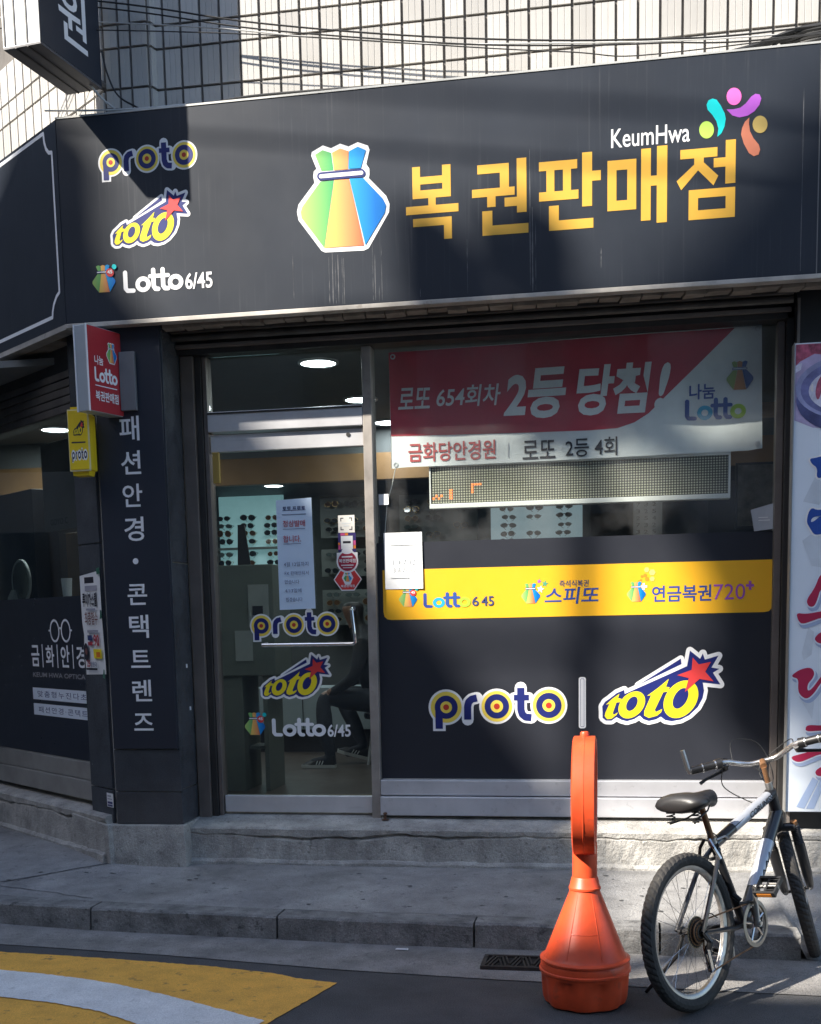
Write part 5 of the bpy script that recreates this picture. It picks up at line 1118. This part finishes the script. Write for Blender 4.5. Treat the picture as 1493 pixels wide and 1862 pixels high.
def wheel(c, name, M=None):
    M = M or Matrix.Identity(4)
    w = empty(name); w.parent = bk; WM[w] = WM[bk].copy()
    T = lambda p: M @ Vector(p)
    # knobbly tyre
    n = 186; prof = [(.277, .017, 0), (.287, .024, 0), (.302, .028, 1), (.317, .025, 1), (.326, .015, 2), (.330, .0, 3), (.326, -.015, 2), (.317, -.025, 1), (.302, -.028, 1), (.287, -.024, 0), (.277, -.017, 0)]
    vs = []; fs = []; k = len(prof)
    for i in range(n):
        a = 2 * pi * i / n
        for r, y, ty in prof:
            q = 0
            if ty == 1: q = .0020 if i % 3 else -.0016
            if ty == 2: q = .0022 if (i + 1) % 3 else -.0018
            if ty == 3: q = .0022 if i % 3 != 1 else -.0018
            vs.append(T((c[0] + (r + q) * cos(a), c[1] + y, c[2] + (r + q) * sin(a))))
    for i in range(n):
        j = (i + 1) % n
        fs += [(i * k + q, i * k + q + 1, j * k + q + 1, j * k + q) for q in range(k - 1)]
    g = G(); g.add(vs, fs, RUBBER); g.build('tyre', w, smooth='all' if False else False, local=True)
    g = G(); vs = []; fs = []; pr = [(.281, .014), (.283, .0145), (.268, .0145), (.258, .008), (.258, -.008), (.268, -.0145), (.283, -.0145), (.281, -.014)]; n = 60; k = len(pr)
    for i in range(n):
        a = 2 * pi * i / n; vs += [T((c[0] + r * cos(a), c[1] + y, c[2] + r * sin(a))) for r, y in pr]
    for i in range(n):
        j = (i + 1) % n; fs += [(i * k + q, j * k + q, j * k + q + 1, i * k + q + 1) for q in range(k - 1)]
    g.add(vs, fs, ALU); g.build('rim', w, smooth=True, local=True)
    g = G(); g.tube([T((c[0], c[1] - .055, c[2])), T((c[0], c[1] - .034, c[2])), T((c[0], c[1] - .032, c[2])), T((c[0], c[1] - .028, c[2])), T((c[0], c[1] + .028, c[2])), T((c[0], c[1] + .032, c[2])), T((c[0], c[1] + .034, c[2])), T((c[0], c[1] + .055, c[2]))], [.008, .008, .024, .014, .014, .024, .008, .008], BLACK, 14); g.build('hub', w, local=True)
    g = G()
    for i in range(32):
        a = 2 * pi * i / 32; s_ = 1 if i % 2 else -1; b = a + (.55 if (i // 2) % 2 else -.55)
        g.tube([T((c[0] + .020 * cos(b), c[1] + s_ * .031, c[2] + .020 * sin(b))), T((c[0] + .262 * cos(a), c[1] + s_ * .004, c[2] + .262 * sin(a)))], .0010, CHR, 4, False)
    g.build('spokes', w, local=True)
    return w
wheel(RA, 'rear_wheel'); wheel(FA, 'front_wheel', MS_)
def part(name, g, smooth=True): return g.build(name, bk, smooth=smooth, local=True)
g = G(); g.tube([SCl, Vector(SCl) + (Vector(HT) - Vector(SCl)) * .30], .0245, BF, 14); g.tube([Vector(SCl) + (Vector(HT) - Vector(SCl)) * .30, Vector(SCl) + (Vector(HT) - Vector(SCl)) * .93], .0255, BS, 14); g.tube([Vector(SCl) + (Vector(HT) - Vector(SCl)) * .93, HT], .0265, BF, 14); tt = part('top_tube', g)
a_, b_ = Vector(SCl), Vector(HT); dt = (b_ - a_).normalized(); out = Vector((0, -1, 0)); upd = out.cross(dt) * -1
art('lettering', [text('CORUNISS', .30, .52, -.014, .016, INK, .02)], Fr(WM[bk] @ (a_ + out * .0258), WM[bk].to_3x3() @ dt, WM[bk].to_3x3() @ (dt.cross(out) * -1 if (dt.cross(out) * -1).z > 0 else dt.cross(out)), WM[bk].to_3x3() @ out), tt, .0006)
g = G(); d0, d1 = Vector(HB) + Vector((-.005, 0, .03)), Vector(BBk); g.tube([d0, d0.lerp(d1, .28)], .0305, BF, 14); g.tube([d0.lerp(d1, .28), d0.lerp(d1, .70)], .0308, BS, 14); g.tube([d0.lerp(d1, .70), d1], .0305, BF, 14)
for k in range(3): g.tube([d0.lerp(d1, .40 + .08 * k) + Vector((0, -.0300, .014)), d0.lerp(d1, .44 + .08 * k) + Vector((0, -.0300, -.012)), d0.lerp(d1, .48 + .08 * k) + Vector((0, -.0300, .012))], .003, BF, 5)
part('down_tube', g)
g = G(); g.tube([(.245, 0, .685), BBk], .0185, BF, 12); g.lathe([(.026, -.036), (.026, .036)], Matrix.Translation(BBk) @ Matrix.Rotation(pi / 2, 4, 'X'), BLACK, 16); part('seat_tube', g)
g = G(); g.tube([Vector(HB) - axis * .02, Vector(HT) + axis * .02], .0245, BF, 14); part('head_tube', g)
for s_ in (-1, 1):
    g = G(); g.tube([(.262, s_ * .018, .64), (.20, s_ * .042, .585), (.02, s_ * .062, .355), (.0, s_ * .062, .33)], .0105, BF, 8); part('seat_stay', g)
    g = G(); g.tube([(.40, s_ * .030, .285), (.30, s_ * .048, .290), (.02, s_ * .062, .325)], .0105, BF, 8); part('chain_stay', g)
# fork with ribbed boots
g = G(); T = lambda p: MS_ @ Vector(p)
g.tube([T((.842, 0, .69)), T((.858, 0, .650))], .018, BF, 12); g.tube([T((.862, -.062, .640)), T((.858, 0, .655)), T((.862, .062, .640))], .020, BF, 10); part('fork_crown', g)
for s_ in (-1, 1):
    top = Vector((.866, s_ * .062, .650)); bot = Vector((1.045, s_ * .058, .335)); bot2 = Vector((.985, s_ * .060, .345))
    dv = bot2 - top
    g = G(); pts = [T(top + dv * t) for t in (-.06, .0)]; g.tube(pts, [.017, .017], RUST if s_ < 0 else BF, 10)
    N = 22; g.tube([T(top + dv * (.0 + .30 * k / N)) for k in range(N + 1)], [.0235 if k % 2 else .0185 for k in range(N + 1)], BLACK, 12); part('fork_boot', g, False)
    g = G(); g.tube([T(top + dv * .29), T(top + dv * .33), T(top + dv * .80), T(top + dv * .98), T((1.05, s_ * .058, .33))], [.0240, .0250, .0235, .018, .015], BF, 12); part('fork_leg', g)
# seat post and saddle
g = G(); g.tube([(.250, 0, .672), (.188, 0, .835)], .0135, RUST, 12); part('seat_post', g)
g = G(); g.tube([(.252, 0, .668), (.244, 0, .692)], .021, ALU, 12); g.tube([(.248, -.02, .682), (.30, -.032, .690), (.325, -.034, .676)], .005, ALU, 6); part('seat_clamp', g)
sec = [(-.058, .070, .842, .880), (-.048, .104, .826, .900), (-.01, .124, .818, .912), (.04, .112, .822, .908), (.09, .074, .830, .900), (.14, .046, .830, .898), (.19, .038, .824, .900), (.225, .034, .816, .898), (.246, .016, .826, .884)]
g = G(); vs = []; n = 16
for x, w, z0, z1 in sec:
    zc, hh = (z0 + z1) / 2, (z1 - z0) / 2
    for k in range(n):
        a = 2 * pi * k / n; vs.append((x + .045, w * cos(a), zc + hh * sin(a) * (1 if sin(a) > 0 else .9) + (.006 * (x + .05) if True else 0)))
fs = []
for i in range(len(sec) - 1): fs += [(i * n + k, (i + 1) * n + k, (i + 1) * n + (k + 1) % n, i * n + (k + 1) % n) for k in range(n)]
fs += [list(range(n)), [(len(sec) - 1) * n + k for k in range(n)][::-1]]
g.add(vs, fs, SADM); sd = part('saddle', g, 'all')
for s_ in (-1, 1):
    g = G(); pts = [Vector((.045 + .017 * cos(a), s_ * .062 + .017 * sin(a), .782 + .055 * a / (2 * pi * 4))) for a in (2 * pi * 4 * k / 48 for k in range(49))]; g.tube(pts, .003, BLACK, 5); g.build('spring', sd, local=True)
    g = G(); g.tube([(.03, s_ * .06, .782), (.12, s_ * .03, .795), (.20, s_ * .022, .815), (.25, s_ * .010, .845)], .004, BLACK, 6); g.build('rail', sd, local=True)
# stem, bars
g = G(); g.tube([T((.783, 0, .84)), T((.770, 0, .875))], .017, ALU, 12); g.tube([T((.775, 0, .86)), T((.752, 0, .945))], .0125, RUST, 10); g.tube([T((.750, 0, .950)), T((.815, 0, .972))], .0155, RUST, 10); part('stem', g)
bar = [T((x, y, z)) for x, y, z in ((.72, .33, 1.012), (.735, .24, 1.012), (.765, .16, 1.012), (.80, .115, .995), (.822, .06, .975), (.825, 0, .973), (.822, -.06, .975), (.80, -.115, .995), (.765, -.16, 1.012), (.735, -.24, 1.012), (.72, -.33, 1.012))]
g = G(); g.tube(spl(bar, 4), .0130, CHR, 10); part('handlebar', g)
for s_ in (-1, 1):
    g = G(); g.tube([T((.745, s_ * .205, 1.012)), T((.722, s_ * .318, 1.012))], .0190, BLACK, 12); part('grip', g)
    g = G(); g.tube([T((.752, s_ * .175, 1.012)), T((.746, s_ * .202, 1.012))], .0245, BLACK, 12); g.tube([T((.7455, s_ * .2025, 1.012)), T((.7440, s_ * .209, 1.012))], .0225, CHR, 12); g.tube([T((.7335, s_ * .262, 1.012)), T((.7325, s_ * .267, 1.012))], .0215, CHR, 12); part('shifter', g)
    g = G(); g.tube([T((.756, s_ * .160, 1.004)), T((.785, s_ * .165, .985)), T((.792, s_ * .20, .972)), T((.772, s_ * .27, .955)), T((.760, s_ * .295, .944))], [.014, .014, .0085, .0075, .009], BLACK, 8); part('brake_lever', g)
    g = G(); g.tube([T((.722, s_ * .322, 1.004)), T((.716, s_ * .330, 1.03)), T((.708, s_ * .332, 1.115))], [.013, .0125, .0115], ALU, 10); part('bar_end', g)
# drivetrain
MX = Matrix.Translation((.43, -.058, .285)) @ Matrix.Rotation(pi / 2, 4, 'X')
def toothed(g, M, r, t, n, m_):
    k = 2 * n; vs = [];
    for h in (-t, t): vs += [M @ Vector(((r + (.003 if i % 2 else -.002)) * cos(2 * pi * i / k), (r + (.003 if i % 2 else -.002)) * sin(2 * pi * i / k), h)) for i in range(k)]
    ri = r * .80
    for h in (-t, t): vs += [M @ Vector((ri * cos(2 * pi * i / k), ri * sin(2 * pi * i / k), h)) for i in range(k)]
    fs = []
    for i in range(k):
        j = (i + 1) % k; fs += [(i, j, k + j, k + i), (k + i, k + j, 3 * k + j, 3 * k + i), (2 * k + i, 2 * k + j, j, i), (3 * k + i, 3 * k + j, 2 * k + j, 2 * k + i)]
    g.add(vs, fs, m_)
g = G(); toothed(g, MX, .094, .0018, 44, CHR); toothed(g, MX @ Matrix.Translation((0, 0, -.008)), .078, .0018, 34, BLACK)
g.lathe([(.104, .003), (.104, .006), (.086, .008), (.086, .003)], MX, mat('chain_guard', (.34, .30, .24), .4, .3, var=.2, vs=12), 40, False)
for k in range(5):
    a = 2 * pi * k / 5 + .4; g.tube([MX @ Vector((.0, 0, .0)), MX @ Vector((.080 * cos(a), .080 * sin(a), 0))], .006, CHR, 6)
part('chainring', g)
ca = radians(98)
for s_, y0 in ((-1, -.075), (1, .070)):
    p1 = Vector((.43, y0, .285)); d_ = Vector((cos(ca), 0, sin(ca))) * (-s_) * 1.0; p2 = p1 + d_ * .17 + Vector((0, s_ * .012, 0))
    g = G(); g.tube([p1 - d_ * .012, p1 + d_ * .02, p2], [.015, .011, .010], ALU, 10); g.tube([p1 + Vector((0, s_ * .006, 0)), p1 + Vector((0, s_ * .016, 0))], .010, ALU, 10); part('crank', g)
    c = p2 + Vector((0, s_ * .066, 0)); MP = Matrix.Translation(c) @ Matrix.Rotation(radians(-38), 4, 'Y'); g = G()
    for dx in (-.044, .044): g.box(dx - .006, dx + .006, -.050, .050, -.014, .014, BLACK, MP)
    for dy in (-.050, -.004, .042): g.box(-.038, .038, dy, dy + .009, -.011, .011, BLACK, MP)
    for dx in (-.03, -.01, .01, .03): g.box(dx - .002, dx + .002, -.041, -.004, -.012, .013, CHR if dx == .01 else BLACK, MP)
    g.tube([p2, c + Vector((0, s_ * .05, 0))], .009, ALU, 8)
    for dx in (-.0515, .0515): g.box(dx - .001, dx + .001, -.034, .034, -.008, .008, mat('amber_reflector', (.5, .18, .03), .3), MP)
    part('pedal', g, False)
g = G()
for k in range(7): toothed(g, Matrix.Translation((0, -.034 - .0036 * k, .33)) @ Matrix.Rotation(pi / 2, 4, 'X'), .062 - .0062 * k, .0010, 26 - 2 * k, RUST if k % 2 else BLACK)
g.lathe([(.066, 0), (.067, .002)], Matrix.Translation((0, -.032, .33)) @ Matrix.Rotation(pi / 2, 4, 'X'), mat('spoke_guard', (.30, .22, .10), .5, var=.3), 36); g.build('cassette', bk, local=True)
g = G(); g.tube([(.01, -.062, .325), (.03, -.075, .285), (.02, -.070, .255)], [.012, .014, .012], BLACK, 8)
for q_ in (-.066, -.052): g.add([(.012, q_, .265), (.040, q_, .255), (.060, q_, .165), (.035, q_, .155)], [(0, 1, 2, 3)], CHR); g.tube([(.012, q_, .265), (.040, q_, .255), (.060, q_, .165), (.035, q_, .155), (.012, q_, .265)], .003, CHR, 5)
for x, z in ((.026, .252), (.046, .172)): toothed(g, Matrix.Translation((x, -.059, z)) @ Matrix.Rotation(pi / 2, 4, 'X'), .018, .003, 11, BLACK)
part('rear_derailleur', g, False)
lp = [(.43 + .095 * cos(a), -.057, .285 + .095 * sin(a)) for a in [pi / 2 - pi * k / 10 for k in range(11)]] + [(.25, -.058, .176), (.052, -.059, .154), (.030, -.059, .165), (.046, -.059, .195), (.030, -.058, .232), (.008, -.057, .262)] + [(.044 * cos(a), -.048, .33 + .044 * sin(a)) for a in [-.9 - (pi * 1.22) * k / 8 for k in range(9)]] + [(.20, -.052, .377)]
g = G(); g.tube(lp, .0040, RUST, 5, closed=True); part('chain', g)
g = G(); g.tube([(.33, -.045, .39), (.40, -.060, .385), (.46, -.062, .370)], .008, BLACK, 6); g.tube([(.335, -.02, .43), (.345, -.05, .40)], .012, BLACK, 8); part('front_derailleur', g)
g = G()
for s_ in (-1, 1): g.tube([(.215, s_ * .052, .605), (.200, s_ * .034, .655), (.205, s_ * .012, .690)], .008, CHR if s_ < 0 else BLACK, 6); g.box(.185, .235, s_ * .020 - .005, s_ * .020 + .005, .600, .614, BLACK)
part('rear_brake', g, False)
g = G()
loops = [[(.775, .13, 1.0), (.86, .11, 1.10), (.90, .0, 1.06), (.88, .03, .90), (.80, .03, .79)], [(.770, .15, 1.0), (.88, .17, 1.03), (.91, .05, .96), (.83, .02, .86), (.79, .03, .78)], [(.770, -.15, 1.0), (.90, -.14, 1.04), (.93, .02, .95), (.86, .05, .84), (.80, .03, .80)], [(.75, .18, .99), (.85, .20, .90), (.87, .10, .80), (.80, .035, .77)]]
for lp in loops: g.tube(spl([T(p) if i < 3 else Vector(p) for i, p in enumerate(lp)], 8), .0026, CABLE, 5)
g.tube(spl([(.70, -.012, .80), (.5, -.02, .745), (.30, -.022, .69), (.235, -.012, .715)], 6), .0024, CABLE, 5)
g.tube(spl([(.235, 0, .70), (.17, -.03, .73), (.14, -.05, .69), (.19, -.04, .655)], 8), .0024, CABLE, 5)
g.tube(spl([(.03, -.075, .285), (-.02, -.08, .33), (.04, -.075, .40), (.12, -.065, .37)], 8), .0026, CABLE, 5)
part('brake_cables', g)
inv = WM[bk].inverted(); ft = inv @ Vector((1.552, -1.955, .006))
g = G(); g.tube([(.05, .07, .30), Vector((.03, .09, .22)), ft], [.009, .009, .008], BLACK, 8); part('kickstand', g)

# ================================================================== ACROSS THE STREET (unseen behind the viewer; outlines shaped to shade the shopfront)
OB = empty('opposite_building', (-12, -14, 0), 'rendered building across the street, shaped to shade the shopfront', 'building')
REND = mat('render_grey', (.20, .205, .21), .85, var=.12, vs=.6); ROOFM = mat('roof_grey', (.16, .16, .16), .8)
def block(pts, z0, z1, name):
    g = G(); n = len(pts); g.add([(x, y, z0) for x, y in pts] + [(x, y, z1) for x, y in pts], [list(range(n))[::-1], [n + i for i in range(n)]] + [(i, (i + 1) % n, n + (i + 1) % n, n + i) for i in range(n)], REND); return g.build(name, OB)
block([(-13.35, -10), (-45, -10), (-45, -18), (-14.33, -18)][::-1], 0, 16.90, 'wall')
block([(10, -10), (-13.34, -10.0), (-14.3, -18), (10, -18)][::-1], 0, 10.72, 'wall')
block([(-13.45, -10.01), (-45, -10.01), (-45, -10.6), (-13.5, -10.6)][::-1], 16.91, 17.55, 'shade_block')  # added roof block, sized to shade the side fascia
WF = mat('dark_window', (.04, .05, .06), .1)
for fl_ in range(3):
    for k in range(14):
        x = -34 + k * 3.1
        if x > 8: continue
        g = G(); g.box(x, x + 1.6, -9.998, -9.95, 1.2 + fl_ * 3.2, 2.9 + fl_ * 3.2, WF); g.build('window', OB)
RB = empty('rooftop_sunshade', (-6, -11, 10.5), 'added unseen canopy on the building across the street', 'sunshade')
# sheared outline of an added board, shaped to keep sun from the fascia end
o_ = [(1.42, 2.42), (1.74, 1.90), (1.80, 1.12), (2.55, 1.0), (2.62, -.35), (5.2, -.35), (5.2, 4.3), (2.75, 3.62), (2.15, 2.98), (1.70, 2.66)]
g = G(); g.prism([(x - 12.0, z + 13.3) for x, z in o_], FY(-10.1), 0, .25, REND); g.build('sunshade_board', RB)
for x in (-9.0, -7.1): 
    g = G(); g.box(x, x + .12, -10.4, -10.2, 10.5, 14.5, BRONZE); g.build('post', RB)
for k, (y, z, r) in enumerate(((-3.6, 8.25, .012), (-4.4, 9.45, .016))):
    g = G(); g.tube(spl([(-16, y, z + 1.9), (-8, y, z + .65), (-4, y, z), (0, y, z - .5), (6, y, z - .7), (14, y, z - .3)], 6), r, CABLE, 6); o = g.build('street_cable'); tag(o, 'black street cable overhead, ' + ['nearer to', 'farther from'][k] + ' the shop', 'cable', 'street cables')
SB = empty('side_street_building', (-16, 8, 0), 'grey brick building added across the side street', 'building')  # added so the side window reflects a dark wall, not open sky
g = G(); g.box(-22, -12.5, -4.5, 26, 0, 11, mat('brick_grey', (.15, .135, .125), .85, var=.2, vs=.8)); g.build('wall', SB)
for fl_ in range(3):
    for k in range(9):
        g = G(); g.box(-12.55, -12.45, -3 + k * 3, -1.4 + k * 3, 1.2 + fl_ * 3.2, 2.9 + fl_ * 3.2, WF); g.build('window', SB)

UP = empty('utility_pole', (-7.15, -7, 0), 'concrete utility pole with transformers across the street', 'pole')
PC = mat('pole_concrete', (.30, .29, .28), .9)
g = G(); g.tube([(-7.15, -7, 0), (-7.15, -7, 12.35)], [.085, .05], PC, 20); g.build('shaft', UP, smooth=True)
g = G(); g.box(-8.0, -6.3, -7.04, -6.96, 11.80, 11.86, BRONZE); g.build('crossarm', UP)
for x in (-7.42, -6.88):
    g = G(); g.lathe([(.0, 0), (.12, .01), (.13, .05), (.13, .38), (.11, .42), (.04, .45)], Matrix.Translation((x, -7, 11.88)), PC, 20); g.build('transformer', UP, smooth=True)
for k, (z, r) in enumerate(((10.80, .026), (9.95, .016))):
    g = G(); g.tube(spl([(-30, -7.1, z + .9), (-15, -7.1, z + .1), (-7.15, -7.1, z), (1, -7.1, z - .2), (14, -7.1, z + .6)], 6), r, CABLE, 8); o = g.build('cable_bundle', smooth=True); tag(o, ['upper', 'lower'][k] + ' thick cable bundle strung from the utility pole', 'cable', 'cable bundles on the pole')
